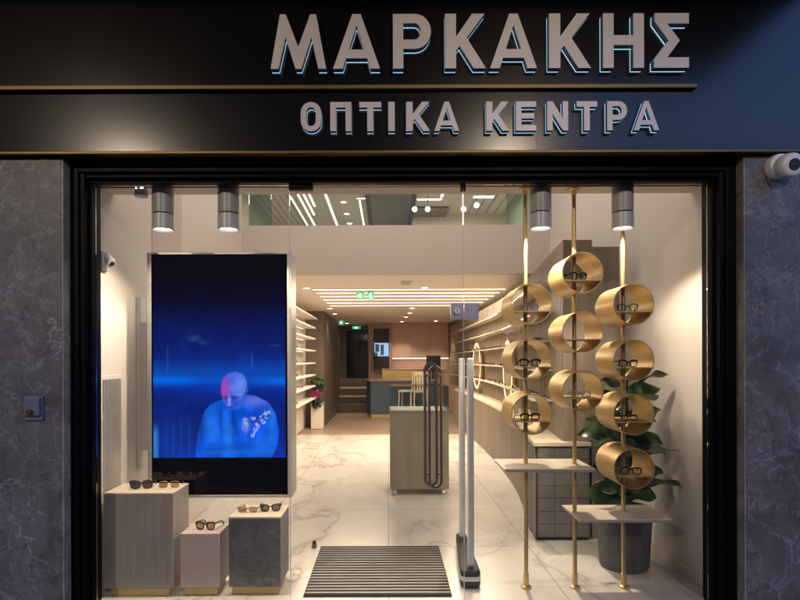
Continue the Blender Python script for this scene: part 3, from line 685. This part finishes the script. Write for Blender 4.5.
t = thing('security_gate', 'slim upright shop security gate with white posts and black foot', 'security gate', (.61, 4.3, 0))
MB().box(.563, .606, 3.955, 4.01, .14, 1.612).build('post', M['alu'], t, bevel=.008)
MB().box(.594, .640, 4.66, 4.72, .10, 1.612).build('post', M['alu'], t, bevel=.008)
mb = MB()
for z in (): mb.add([(.572, 4.012, z), (.597, 4.012, z), (.630, 4.658, z), (.605, 4.658, z), (.572, 4.012, z + .03), (.597, 4.012, z + .03), (.630, 4.658, z + .03), (.605, 4.658, z + .03)],
                          [(0, 1, 2, 3), (7, 6, 5, 4), (0, 4, 5, 1), (1, 5, 6, 2), (2, 6, 7, 3), (3, 7, 4, 0)])
mb.build('rail', M['alu'], t)
b = MB().prism([(.522, 3.90), (.625, 3.90), (.645, 3.94), (.662, 4.78), (.575, 4.78), (.502, 3.94)], .001, .128).build('foot', M['rubber'], t, bevel=.03, seg=3)
MB().prism([(.5202, 3.8985), (.6268, 3.8985), (.647, 3.9395), (.664, 4.7815), (.5735, 4.7815), (.5002, 3.9395)], .055, .085).build('foot_band', M['alu'], b)

# ------------------------------------------------------------------ plant
pl = thing('potted_plant', 'fiddle leaf fig in a dark concrete pot behind the right gold pole', 'potted plant', (1.82, 4.33, 0))
MB().lathe([(.165, .002), (.180, .02), (.202, .40), (.206, .46), (.192, .46), (.186, .42), (.005, .42)], (1.82, 4.33, 0), 40).build('pot', M['pot'], pl, smooth=True)
MB().lathe([(.184, .421), (.10, .432), (.01, .435)], (1.82, 4.33, 0), 24).build('soil', M['soil'], pl, smooth=True)
st = MB(); lf = MB(); rnd = random.Random(11)
def leaf(p, d, L, wd, droop):
    d = Vector(d).normalized(); side = d.cross(Vector((0, 0, 1))).normalized(); up = side.cross(d).normalized()
    nseg = 7; vs = []; fs = []
    tw = rnd.uniform(-1.1, 1.1); side = side * math.cos(tw) + up * math.sin(tw); up = side.cross(d).normalized()
    for i in range(nseg + 1):
        q = i / nseg; w_ = wd * (math.sin(math.pi * min(1, q ** .75)) ** .7 if 0 < q < 1 else .04) * (.62 + .55 * q)
        c_ = p + d * L * q + Vector((0, 0, -droop * L * q * q)); wav = .02 * math.sin(q * 9 + p.x * 40)
        vs += [c_ + side * w_ + up * (w_ * .18 + wav), c_, c_ - side * w_ + up * (w_ * .18 - wav)]
    for i in range(nseg):
        for k in (0, 1): fs.append((i * 3 + k, i * 3 + k + 1, i * 3 + k + 4, i * 3 + k + 3))
    lf.add(vs, fs)
for (tx, ty, tz) in ((1.86, 4.36, 1.48), (1.76, 4.30, 1.28), (1.95, 4.33, 1.15)):
    b0 = Vector((1.82 + (tx - 1.82) * .2, 4.33, .42)); b1 = Vector((tx, ty, tz)); mid = (b0 + b1) / 2 + Vector((.02, .01, 0))
    st.tube([b0, mid, b1], [.014, .011, .006], 8)
    nl = int((tz - .45) / .058)
    for i in range(nl):
        q = .10 + .90 * i / nl; p = b0.lerp(mid, q * 2) if q < .5 else mid.lerp(b1, q * 2 - 1)
        a = i * 2.4 + tx * 9; el = rnd.uniform(.15, .7)
        dx, dy = math.cos(a), math.sin(a)
        L = rnd.uniform(.22, .34)
        if p.x + dx * L > 2.16: dx = abs(dx) * .35
        if p.y + dy * L < 4.12: dy = abs(dy) * .3
        leaf(p, (dx, dy, el), L, rnd.uniform(.105, .15), rnd.uniform(.1, .5))
leaf(Vector((1.92, 4.3, 1.40)), (.55, -.15, .5), .30, .10, .4); leaf(Vector((1.90, 4.3, 1.32)), (.8, -.1, .8), .26, .10, .5)
leaf(Vector((1.90, 4.28, .90)), (1, -.2, .12), .30, .085, .1); leaf(Vector((1.86, 4.2, .66)), (1, -.35, .2), .30, .075, .1)
leaf(Vector((1.75, 4.2, .62)), (-.6, -.3, .25), .22, .06, .2); leaf(Vector((1.70, 4.3, 1.0)), (-.7, 0, .4), .28, .09, .4)
st.build('stem', M['bark'], pl, smooth=True)
fo = lf.build('foliage', M['leaf'], pl, smooth=True); fo.modifiers.clear()
sb = fo.modifiers.new('sub', 'SUBSURF'); sb.levels = 1; sb.render_levels = 1

# ------------------------------------------------------------------ curved wall and counter on the right
def catmull(P, step):
    P = [Vector((*p, 0)) for p in P]; P = [P[0] * 2 - P[1]] + P + [P[-1] * 2 - P[-2]]; out = []
    for i in range(1, len(P) - 2):
        for k in range(40):
            q = k / 40; a, b, c_, d_ = P[i - 1:i + 3]
            out.append(.5 * ((2 * b) + (c_ - a) * q + (2 * a - 5 * b + 4 * c_ - d_) * q * q + (3 * b - a - 3 * c_ + d_) * q ** 3))
    out.append(P[-2]); res = [out[0]]; acc = 0
    for a, b in zip(out[:-1], out[1:]):
        L = (b - a).length; pos = step - acc
        while pos <= L: res.append(a.lerp(b, pos / L)); pos += step
        acc = (acc + L) % step
    return res
def normals(pts):
    ns = []
    for i in range(len(pts)):
        tt = (pts[min(i + 1, len(pts) - 1)] - pts[max(i - 1, 0)]).normalized(); ns.append(Vector((-tt.y, tt.x, 0)))
    return ns
WALL = [(1.56, 5.02), (1.64, 5.7), (1.76, 6.7), (1.88, 8.0), (1.97, 9.5), (2.0, 11), (1.99, 14), (1.96, 17.85)]
BASE = [(1.29, 4.92), (1.42, 5.8), (1.575, 7.0), (1.67, 8.6), (1.70, 10.2), (1.70, 12), (1.68, 14.2)]
def slatted(curve, z0, z1, pitch, depth):
    mb = MB(); pts = catmull(curve, pitch); ns = normals(pts); prof = []
    for i in range(len(pts) - 1):
        a, b = pts[i], pts[i + 1]; n = ns[i]
        prof += [a, a.lerp(b, .62), a.lerp(b, .70) - n * depth, a.lerp(b, .92) - n * depth]
    prof.append(pts[-1]); n_ = len(prof)
    mb.add([(p.x, p.y, z0) for p in prof] + [(p.x, p.y, z1) for p in prof], [(i, i + 1, n_ + i + 1, n_ + i) for i in range(n_ - 1)])
    return mb, pts, ns
def strip(pts, ns, o0, o1, z0, z1):
    mb = MB(); n_ = len(pts); vs = []
    o0 = o0 if isinstance(o0, list) else [o0] * n_
    for p, n, oo in zip(pts, ns, o0):
        a, b = p + n * oo, p + n * o1; vs += [(a.x, a.y, z0), (b.x, b.y, z0), (b.x, b.y, z1), (a.x, a.y, z1)]
    fs = [(0, 1, 2, 3), tuple((n_ - 1) * 4 + k for k in (3, 2, 1, 0))]
    for i in range(n_ - 1):
        for k in range(4): fs.append((i * 4 + k, (i + 1) * 4 + k, (i + 1) * 4 + (k + 1) % 4, i * 4 + (k + 1) % 4))
    return mb.add(vs, fs)
wl = thing('slatted_wall', 'long curved wall of vertical wood slats along the right side of the shop', 'slatted wall', (1.97, 9.5, .85))
mb, wp, wn = slatted(WALL, .85, 2.66, .075, .022); mb.build('slats', M['slat'], wl)
strip(wp, wn, -.04, -.07, .85, 2.655).build('backing', M['panel_wood'], wl)
wp4 = catmull(WALL, .25); wn4 = normals(wp4)
cn = thing('curved_counter', 'low curved counter of vertical slats with a cream top under the slatted wall', 'counter', (1.6, 9, 0))
mb, bp_, bn = slatted(BASE, .002, .835, .085, .022); mb.build('slat_front', M['panel_wood'], cn)
b4 = catmull(BASE, .25); bn4 = normals(b4)
mb = MB(); poly = [(p.x - .012, p.y) for p in b4]; poly += [(2.0, 14.2), (2.01, 11), (1.985, 9.5), (1.90, 8), (1.78, 6.7), (1.79, 5.34), (1.785, 4.92)]
mb.prism(poly, .836, .872).build('countertop', M['counter_top'], cn, bevel=.003)
tc = thing('tiled_cabinet', 'dark grey square tiled cabinet at the near end of the curved counter', 'cabinet', (1.54, 5.1, 0))
MB().box(1.315, 1.775, 4.945, 5.33, .03, .834).build('body', M['tile'], tc)
mb = MB()
for i in range(3):
    for j in range(7): mb.box(1.318 + i * .1525, 1.318 + i * .1525 + .148, 4.937, 4.9445, .036 + j * .114, .036 + j * .114 + .109)
mb.build('tiles', M['tile'], tc, bevel=.002)
MB().box(1.33, 1.76, 4.965, 5.30, .001, .029).build('plinth', M['matt_black'], tc)
tag(MB().box(1.56, 1.82, 4.985, 5.015, .874, 2.665).build('wood_panel', M['panel_wood'], bevel=.002), 'tall brown wood end panel of the slatted wall, behind the middle gold pole', 'panel')
tag(MB().box(1.823, 2.075, 5.02, 5.06, .002, 2.61).build('wood_panel', M['panel_grey'], bevel=.002), 'tall greyish wood panel behind the right gold pole and the plant', 'panel')

# shelves along the slatted wall
lev = [2.35, 2.07, 1.79, 1.50, 1.20]; names = ['topmost', 'second from top', 'middle', 'second from bottom', 'lowest']
far = MB()
def small_glasses_mesh(fm):
    mb = MB(); w, h, r = .052, .038, .004
    for sg in (-1, 1):
        mb.tube([(sg * .035 + .026 * math.cos(a), 0, .024 + .019 * math.sin(a)) for a in [2 * math.pi * k / 12 for k in range(12)]], r, 5, True)
        mb.tube([(sg * .063, 0, .032), (sg * .063, .09, .03), (sg * .062, .125, .005)], .003, 5)
    mb.tube([(-.01, 0, .03), (.01, 0, .03)], .003, 5)
    o = mb.build('eyeglasses', fm); me = o.data; bpy.data.objects.remove(o); return me
SMALL = [small_glasses_mesh(M[k]) for k in ('acetate', 'tortoise', 'acetate_red', 'acetate_clear')]
for li, z in enumerate(lev):
    pts = [p for p in wp4 if 5.5 < p.y < 16.2]; i0 = wp4.index(pts[0]); ns = wn4[i0:i0 + len(pts)]
    sh = thing('wall_shelf', names[li] + ' of the five long thin shelves on the curved slatted wall', 'shelf', (pts[len(pts) // 2].x, pts[len(pts) // 2].y, z), 'shelves on the slatted wall')
    strip(pts, ns, [.075 if any(abs(p.y - q) < .75 for q in (12.1, 8.6)) and z < 2.2 else .001 for p in pts], .20, z - .012, z).build('board', M['cream'], sh)
    if li < 2:
        lm = MB()
        for a in range(0, len(pts) - 6, 7 + li):
            if a < 16: q = strip(pts[a:a + 5], ns[a:a + 5], .188, .204, z - .020, z - .0125); lm.add(q.v, q.f)
        lm.build('led_strip', M['shelf_led'], sh)
    lb = 'tiny eyeglasses on the %s shelf of the curved slatted wall' % names[li]
    for i in range(len(pts)):
        for rep in range(2):
            if pts[i].y > 13.5 and rep: continue
            if rnd.random() > .48: continue
            q = pts[i].lerp(pts[min(i + 1, len(pts) - 1)], rep * .5 + .2) + ns[i] * .13
            o = bpy.data.objects.new('eyeglasses', SMALL[rnd.choice((0, 0, 1, 2, 3))]); COL.objects.link(o)
            o.location = (q.x, q.y, z + .0006); o.rotation_euler = (0, 0, R(-90) + math.atan2(ns[i].y, ns[i].x) + R(180) + rnd.uniform(-.15, .15))
            tag(o, lb, 'eyeglasses', 'glasses on the slatted wall shelves')
def wall_mirror(y, r, z, label):
    i = min(range(len(wp4)), key=lambda k: abs(wp4[k].y - y)); n = wn4[i]; p = wp4[i] + n * .062
    t = thing('round_mirror', label, 'mirror', (p.x, p.y, z)); a = math.atan2(n.y, n.x)
    def ringmesh(r0, r1, d0, d1, nm, m):
        mb = MB().lathe([(r1, d0), (r1, d1), (r0, d1), (r0, d0), (r1, d0)], (0, 0, 0), 48, 'y', caps=False)
        o = mb.build(nm, m, smooth=True); o.parent = t; return o
    t.rotation_euler = (0, 0, a + R(90)) 
    ringmesh(r - .035, r, -.04, 0.0, 'gold_rim', M['gold']); ringmesh(r - .075, r - .036, -.0425, -.02, 'led_ring', emit('mirror_led', (1, .80, .5), 2.6))
    o = MB().lathe([(r - .076, -.040), (r - .076, -.030)], (0, 0, 0), 40, 'y').build('mirror_glass', plain('mirror_glass', (.80, .66, .44), .38, .8)); o.parent = t  # warm tint puts the lamp-lit reflection into the glass colour
wall_mirror(12.1, .52, 1.47, 'far glowing round mirror in a gold rim on the slatted wall')
wall_mirror(8.6, .50, 1.42, 'near glowing round mirror on the slatted wall, behind the left gold pole')
# items on the counter
for y, x, h in ((6.2, 1.62, .16), (6.9, 1.68, .10), (7.7, 1.76, .18), (8.4, 1.8, .12)):
    t = thing('counter_display', 'small gold and cream display block on the curved counter', 'display block', (x, y, .873), 'display blocks on the curved counter')
    MB().box(x - .06, x + .06, y - .08, y + .08, .8735, .8735 + h).build('block', M['pale'], t, bevel=.004)
    MB().box(x - .065, x + .065, y - .085, y + .085, .874 + h, .886 + h).build('top_plate', M['gold_pale'], t, bevel=.003)
for y, e in ((8.2, 12), (9.8, 14), (11.4, 14), (13.6, 12)):       # recessed wall washers
    i = min(range(len(wp4)), key=lambda k: abs(wp4[k].y - y)); p = wp4[i] + wn4[i] * .6
    lamp('SPOT', (p.x, p.y, 2.76), e * 2.6, WARM, angle=95, blend=.7, rot=(0, R(22), 0), name='wall_washer_light', radius=.05)

# ------------------------------------------------------------------ left shelf unit and plant
ls = thing('shelf_unit', 'white wall shelf unit of seven lit boards on the left shop wall', 'shelf unit', (-1.98, 11, .5))
MB().box(-1.979, -1.95, 8.8, 12.85, .02, 2.55).build('back_panel', M['white'], ls)
MB().box(-1.9495, -1.62, 8.8, 12.85, 2.53, 2.56).build('top_board', M['white'], ls)
for z in (2.35, 2.10, 1.83, 1.55, 1.28, 1.03, .75):
    MB().box(-1.949, -1.66, 8.8, 12.85, z - .03, z).build('shelf', M['white'], ls)
    MB().box(-1.947, -1.935, 8.82, 12.8, z - .040, z - .0305).build('led_strip', M['shelf_led'], ls)
    if z < 2.3:
        for y in (9.4, 10.1, 10.8, 11.5, 12.2, 12.6):
            if rnd.random() < .35: continue
            o = bpy.data.objects.new('eyeglasses', SMALL[rnd.choice((0, 1, 2))]); COL.objects.link(o); o.location = (-1.76, y, z + .0006); o.rotation_euler = (0, 0, R(90) + rnd.uniform(-.2, .2))
            tag(o, 'tiny dark eyeglasses on the white shelf unit at the left wall', 'eyeglasses', 'glasses on the white shelf unit')
fp = thing('flower_pot', 'bushy plant with magenta flowers in a tall white planter by the shelf unit', 'potted plant', (-1.66, 13.15, 0))
MB().box(-1.80, -1.52, 13.02, 13.28, .002, .62).build('planter', M['white'], fp, bevel=.01)
def clump(cx, cy, cz, r, n, s, m, nm, parent):
    mb = MB()
    for i in range(n):
        p = Vector((rnd.gauss(0, 1), rnd.gauss(0, 1), rnd.gauss(0, 1))).normalized() * r * rnd.random() ** .4 + Vector((cx, cy, cz))
        a = Vector((rnd.gauss(0, 1), rnd.gauss(0, 1), rnd.gauss(0, .6))).normalized(); b = a.orthogonal().normalized()
        mb.quad(p - a * s, p + b * s * .5, p + a * s, p - b * s * .5)
    return mb.build(nm, m, parent)
clump(-1.64, 13.14, 1.03, .20, 190, .06, M['leaf_far'], 'foliage', fp); clump(-1.70, 12.98, .82, .16, 90, .05, M['magenta'], 'flowers', fp); clump(-1.66, 13.0, .62, .14, 90, .06, M['leaf_far'], 'foliage', fp)

# ------------------------------------------------------------------ middle of the shop
v = thing('display_case', 'grey green display case on casters with a glass vitrine top inside the door', 'display case', (.37, 7, 0))
x0, x1, y0, y1 = .02, .715, 6.6, 7.25
MB().box(x0, x1, y0, y1, .075, .985).build('body', M['olive'], v, bevel=.004)
MB().box(x0 - .004, x1 + .004, y0 - .004, y1 + .004, .9855, 1.0).build('deck', M['olive'], v, bevel=.002)
mb = MB()
for a, b, c_, d_ in ((x0, x1, y0, y0 + .006), (x0, x1, y1 - .006, y1), (x0, x0 + .006, y0 + .007, y1 - .007), (x1 - .006, x1, y0 + .007, y1 - .007)): mb.box(a, b, c_, d_, 1.001, 1.28)
mb.box(x0, x1, y0, y1, 1.281, 1.288).build('vitrine', M['thin_glass'], v)
for x in (x0 + .06, x1 - .06):
    for y in (y0 + .05, y1 - .05):
        c_ = MB().box(x - .014, x + .014, y - .014, y + .02, .045, .0745).build('caster', M['silver'], v)
        MB().tube([(x - .02, y, .031), (x + .02, y, .031)], .030, 16).build('wheel', M['silver'], c_, smooth=True)
rd = thing('reception_desk', 'navy reception desk with wooden top and gold base at the back of the shop', 'desk', (.4, 15.9, 0))
P0 = [(-.52, 15.75), (-.50, 15.62), (1.30, 15.62), (1.36, 15.75), (1.36, 16.4), (-.62, 16.4), (-.62, 15.95)]
MB().prism(P0, .09, 1.0).build('body', M['navy'], rd, bevel=.02)
MB().prism([(a + (.03 if a < 0 else -.03), b + .03) for a, b in P0], .001, .0895).build('gold_plinth', M['gold'], rd)
MB().prism([(a - .03 if a < 0 else a + .03, b - .04) for a, b in P0], 1.0005, 1.055).build('desk_top', M['rose_brown'], rd, bevel=.004)
bc = thing('back_counter', 'gold fronted back counter behind the reception desk', 'counter', (.7, 17, 0))
MB().box(-.18, 1.7, 16.9, 17.4, .001, 1.29).build('body', M['gold'], bc, bevel=.004)
MB().box(-.2, 1.72, 16.88, 17.42, 1.2905, 1.33).build('top', M['rose'], bc, bevel=.003)
mo = thing('desk_monitor', 'black computer monitor standing on the reception desk', 'monitor', (1.28, 15.95, 1.056))
MB().box(1.16, 1.42, 15.85, 16.15, 1.0565, 1.07).build('foot', M['matt_black'], mo); MB().box(1.26, 1.32, 16.0, 16.03, 1.0705, 1.30).build('neck', M['matt_black'], mo)
MB().box(1.09, 1.50, 15.94, 15.985, 1.27, 1.72).build('screen', M['matt_black'], mo, bevel=.006)
def stool(x, y, rz, label):
    t = thing('bar_stool', label, 'bar stool', (x, y, 0), 'bar stools at the reception desk')
    MB().box(x - .20, x + .20, y - .19, y + .19, .74, .785).build('seat', M['pale'], t, bevel=.01)
    for sx_ in (-1, 1):
        for sy_ in (-1, 1): MB().tube([(x + sx_ * .17, y + sy_ * .16, .74), (x + sx_ * .21, y + sy_ * .19, .002)], [.02, .015], 8).build('leg', M['pale'], t, smooth=True)
        MB().tube([(x + sx_ * .18, y - .18, .785), (x + sx_ * .19, y - .23, 1.27)], .018, 8).build('back_post', M['pale'], t, smooth=True)
    mb = MB()
    for k in range(4): mb.box(x - .13 + k * .072, x - .085 + k * .072, y - .215, y - .20, .79, 1.23)
    mb.box(x - .205, x + .205, y - .24, y - .205, 1.2, 1.285).build('backrest', M['pale'], t, bevel=.008)
    MB().box(x - .17, x + .17, y - .185, y - .165, .28, .31).build('footrest', M['gold_pale'], t)
    t.rotation_euler = (0, 0, rz)
stool(.82, 14.9, .25, 'cream slat backed bar stool at the reception desk, nearer the slatted wall'); stool(.50, 15.15, 1.3, 'cream bar stool turned sideways at the reception desk')

# back of the shop
pt = thing('dark_partition', 'dark brown slatted partition behind the flowers, left of the steps', 'partition', (-1.6, 15, 0))
mb = MB(); mb.box(-1.979, -1.54, 13.45, 13.55, .001, 2.779)
for i in range(34): mb.box(-1.56, -1.535, 13.56 + i * .12, 13.645 + i * .12, .001, 2.779)
mb.box(-1.60, -1.561, 13.56, 17.6, .001, 2.778).build('slats', M['slat_dark'], pt)
struct('steps', MB().box(-1.53, -.62, 17.0, 17.6, .001, .24).box(-1.53, -.62, 17.4, 18.2, .241, .49).box(-1.53, -.62, 17.8, 18.6, .491, .74).box(-1.95, -.62, 18.2, 20.5, .741, .97), M['slat_dark'])
struct('step_nosing', MB().box(-1.53, -.62, 17.385, 17.399, .45, .493).box(-1.53, -.62, 17.785, 17.799, .70, .743), M['cream'])
gd = thing('dark_door', 'dark glass door at the top of the steps at the back', 'door', (-1.0, 19.4, .97))
MB().box(-1.52, -1.44, 19.35, 19.45, .972, 2.70).box(-.70, -.63, 19.35, 19.45, .972, 2.70).box(-1.439, -.701, 19.35, 19.45, 2.62, 2.70).build('frame', M['slat_dark'], gd)
MB().box(-1.439, -.701, 19.39, 19.41, .973, 2.619).build('glass', M['dark_glass'], gd)
struct('door_wall', MB().box(-2.0, -1.521, 19.38, 19.5, .972, 2.779).box(-1.52, -.62, 19.38, 19.5, 2.701, 2.779), M['slat_dark'])
struct('television_wall', MB().box(-.615, .13, 17.75, 19.5, .001, 2.779), M['rose_brown'])
tv = thing('wall_television', 'small upright wall television with a white and blue picture at the back', 'television', (-.26, 17.7, 1.45))
MB().box(-.45, .04, 17.69, 17.749, 1.30, 2.58).build('case', M['matt_black'], tv, bevel=.005)
MB().box(-.43, .02, 17.684, 17.6895, 1.72, 2.14).build('picture', emit('television_blue', (.35, .62, .95), .9), tv)
MB().box(-.40, -.28, 17.680, 17.6835, 1.86, 2.10).box(-.43, -.33, 17.680, 17.6835, 1.72, 1.84).box(-.23, -.13, 17.680, 17.6835, 1.76, 2.08).build('picture_shapes', emit('television_dark', (.03, .05, .09), 1.0), tv)
cb = thing('wall_cabinets', 'pink overhead wall cabinets with a lit underside behind the desk', 'cabinet', (1, 18, 1.66))
for i in range(3): MB().box(.135 + i * .60, .135 + i * .60 + .594, 17.82, 18.2, 1.66, 2.775).build('cabinet_door', M['rose'], cb, bevel=.004)
MB().box(.15, 1.93, 17.86, 17.90, 1.640, 1.6595).build('led_strip', emit('cabinet_led', (1, .72, .5), 6.0), cb)
struct('niche_wall', MB().box(.131, 2.2, 18.22, 18.4, .001, 2.779), M['rose'])
lamp('AREA', (1.0, 17.95, 1.635), 5, (1, .72, .5), 1.7, .05, parent=cb)

# ------------------------------------------------------------------ lower ceiling fittings
for i, y in enumerate((9.27, 9.75, 10.25, 10.82, 11.42, 12.02)):
    t = thing('ceiling_light_strip', 'thin warm light strip across the lower ceiling, number %d of six counted from the window' % (i + 1) if False else
              ('thin warm light strip across the lower ceiling, ' + ('nearest the window', 'second from the window', 'third from the window', 'third from the back', 'second from the back', 'nearest the back')[i]),
              'light strip', (.3, y, 2.779), 'light strips across the lower ceiling')
    MB().box(-1.25, 1.95, y - .035, y + .035, 2.768, 2.779).build('channel', M['white'], t)
    MB().box(-1.24, 1.94, y - .016, y + .016, 2.762, 2.7675).build('diffuser', M['led'], t)
    lamp('AREA', (.35, y, 2.755), 44, WARM, 3.1, .022, parent=t)
for u, v_, lb in ((307, 287.5, 'in front of the light strips, near the screen'), (425, 287.5, 'in front of the light strips, above the security gate'), (330, 308, 'behind the light strips at the left'), (412.5, 308, 'behind the light strips, above the display case'),
               (335, 313.5, 'left of the television, second row'), (410, 313, 'above the reception desk, second row'), (406, 317, 'above the reception desk, third row'), (402, 321.5, 'above the reception desk, last row'),
               (436, 321, 'before the pink cabinets at the right'), (347, 323, 'before the dark glass door')):
    y = 1.18 * 560 / (360 - v_); x = (u - 388) / 560 * y
    t = thing('recessed_spotlight', 'small recessed ceiling spotlight ' + lb, 'spotlight', (x, y, 2.779), 'recessed spotlights in the lower ceiling')
    MB().lathe([(.075, -.006), (.075, 0)], (x, y, 2.7795), 20).build('trim_ring', M['white'], t)
    MB().lathe([(.052, -.009), (.052, -.0062)], (x, y, 2.7795), 18).build('lens', M['spot'], t)
    lamp('SPOT', (x, y, 2.765), 150 if v_ > 320 else 60, WARM, angle=100, blend=.6, parent=t, radius=.04)
t = thing('ceiling_vent', 'small square vent in the lower ceiling just behind the mezzanine edge', 'vent', (.28, 8.6, 2.779))
MB().box(.20, .36, 8.35, 8.75, 2.766, 2.7795).build('frame', M['grey_paint_shade'], t, bevel=.003)
MB().box(.225, .335, 8.40, 8.70, 2.762, 2.7655).build('grille', M['lampbody'], t)
def exit_sign(u, v_, y, w, h, label):
    x = (u - 388) / 560 * y; z = 1.6 - (v_ - 360) / 560 * y
    t = thing('exit_sign', label, 'exit sign', (x, y, z)); MB().box(x - w / 2, x + w / 2, y, y + .03, z - h / 2, z + h / 2).build('sign_panel', M['exit_green'], t)
    MB().box(x - w * .12, x + w * .12, y - .004, y - .0005, z - h * .34, z + h * .34).box(x - w * .3, x - w * .13, y - .004, y - .0005, z - h * .12, z + h * .12).build('pictogram', M['exit_white'], t)
    MB().tube([(x, y + .015, z + h / 2), (x, y + .015, 2.779)], .006, 6).build('hanger', M['silver'], t)
exit_sign(360.5, 295.5, 9.5, .15, .10, 'green exit sign with a cross shape under the ceiling, left one of the pair')
exit_sign(371, 295.5, 9.5, .11, .14, 'upright green exit sign under the ceiling, right one of the pair')
exit_sign(341.5, 322.5, 16.8, .16, .13, 'small far green exit sign near the dark partition'); exit_sign(356.5, 327.5, 18.5, .28, .09, 'long far green exit sign above the dark glass door')

# ------------------------------------------------------------------ upper floor seen over the mezzanine edge
rl = thing('glass_railing', 'clear glass railing along the edge of the mezzanine', 'railing', (0, 7.67, 3.43))
MB().box(-1.6, 1.6, 7.66, 7.672, 3.431, 4.3).build('glass', M['thin_glass'], rl)
tag(MB().box(-1.93, -1.62, 7.80, 7.82, 3.26, 5.28).build('teal_screen', M['teal_glass']), 'pale green glass screen at the left end of the mezzanine', 'glass screen')
tag(MB().box(1.66, 2.19, 7.80, 7.82, 3.26, 5.28).build('teal_screen', M['teal_glass']), 'teal glass screen at the right end of the mezzanine', 'glass screen')
def upstrip(x0, x1, y0, y1, lb):
    t = thing('upper_light_strip', lb, 'light strip', ((x0 + x1) / 2, (y0 + y1) / 2, 5.299), 'light strips on the upper ceiling')
    MB().box(x0 - .02, x1 + .02, y0 - .02, y1 + .02, 5.285, 5.2995).build('channel', M['white'], t); MB().box(x0, x1, y0, y1, 5.278, 5.2845).build('diffuser', M['led_white'], t)
upstrip(-2.20, -2.17, 12.6, 15.9, 'long light strip on the upper ceiling, leftmost of the slanting ones')
upstrip(-2.01, -1.97, 11.5, 15.9, 'long light strip on the upper ceiling, second of the slanting ones')
upstrip(-1.88, -1.84, 11.5, 14.2, 'light strip on the upper ceiling, third of the slanting ones'); upstrip(-1.76, -1.72, 11.5, 13.4, 'short light strip on the upper ceiling, fourth of the slanting ones')
upstrip(-1.40, -1.355, 11.5, 15.9, 'broad light strip on the upper ceiling left of the recessed spots'); upstrip(-.66, -.63, 12.9, 15.9, 'light strip on the upper ceiling left of the dark bulkhead')
upstrip(.68, 1.24, 12.80, 12.90, 'light strip across the upper ceiling right of the dark bulkhead'); upstrip(1.95, 2.4, 12.6, 12.75, 'short light strip across the upper ceiling at the far right')
for y in (13.1, 14.15, 15.15):
    t = thing('recessed_spotlight', 'recessed spotlight on the upper ceiling, ' + {13.1: 'nearest of the row', 14.15: 'middle of the row', 15.15: 'farthest of the row'}[y], 'spotlight', (-1.03, y, 5.299), 'recessed spotlights on the upper ceiling')
    MB().lathe([(.09, -.006), (.09, 0)], (-1.03, y, 5.2995), 18).build('trim_ring', M['white'], t); MB().lathe([(.065, -.009), (.065, -.0062)], (-1.03, y, 5.2995), 18).build('lens', M['spot'], t)
t = thing('ceiling_bulkhead', 'dark green grey bulkhead on the upper ceiling over the middle of the shop', 'bulkhead', (.07, 13, 5.2))
MB().box(-.40, .54, 10.5, 15.9, 5.20, 5.299).build('panel', M['darkgreen'], t); MB().box(-.49, -.401, 10.5, 15.9, 5.16, 5.299).box(.541, .63, 10.5, 15.9, 5.16, 5.299).build('edge', M['matt_black'], t)
tag(MB().box(.66, 1.48, 13.5, 14.2, 5.22, 5.299).build('ceiling_recess', M['slat_dark']), 'dark recessed ceiling panel behind the globe lamps', 'ceiling panel')
for x, y, lb in ((.86, 12, 'alone left of the door seam'), (.58, 12, 'half hidden by the bulkhead'), (1.63, 12, 'left of the two at the right'), (1.86, 11.7, 'farthest right')):
    z = 4.83; t = thing('globe_lamp', 'small white globe pendant on the upper floor, ' + lb, 'pendant lamp', (x, y, z), 'globe pendants on the upper floor')
    MB().tube([(x, y, z + .06), (x, y, 5.299)], .006, 6).build('cord', M['matt_black'], t)
    MB().lathe([(.002, -.058)] + [(.058 * math.cos(R(a)), .058 * math.sin(R(a))) for a in range(-75, 90, 15)] + [(.002, .058)], (x, y, z), 18).build('globe', emit('globe_glow', (1, .92, .78), 3.0), t, smooth=True)
lamp('AREA', (-.9, 13.5, 5.27), 60, NEUT, .6, 4.0, name='upper_strip_light')
lamp('AREA', (1.5, 12.8, 5.27), 50, NEUT, 1.6, 1.0, name='upper_strip_light')
lamp('AREA', (0, 5.8, 5.27), 70, NEUT, 3.4, 2.6, name='void_fill_light')  # broad unseen fill light added over the void, no fitting there
lamp('SPOT', (-.9, 6.6, 5.2), 800, WARM, angle=34, blend=.8, rot=(R(-33), 0, R(6)), name='void_fill_spot', radius=.08)  # pair of unseen spots added to brighten shelf tops and bay floor
lamp('SPOT', (1.2, 6.6, 5.2), 1000, WARM, angle=34, blend=.8, rot=(R(-33), 0, R(0)), name='void_fill_spot', radius=.08)
upstrip(-.70, -.50, 12.74, 12.80, 'very short light strip across the upper ceiling at the corner left of the bulkhead')
upstrip(1.20, 1.25, 11.0, 12.7, 'light strip on the upper ceiling running away from the door seam')
lg = MB()
for k in range(6): lg.box(-3.05 + k * .155, -3.038 + k * .155, 8.5, 16.1, 5.292, 5.2998)
for k in range(5): lg.box(2.02 + k * .22, 2.035 + k * .22, 8.5, 14.2, 5.292, 5.2998)
tag(lg.build('ceiling_grooves', M['slat_dark']), 'thin dark groove lines along both sides of the upper ceiling', 'ceiling lines')
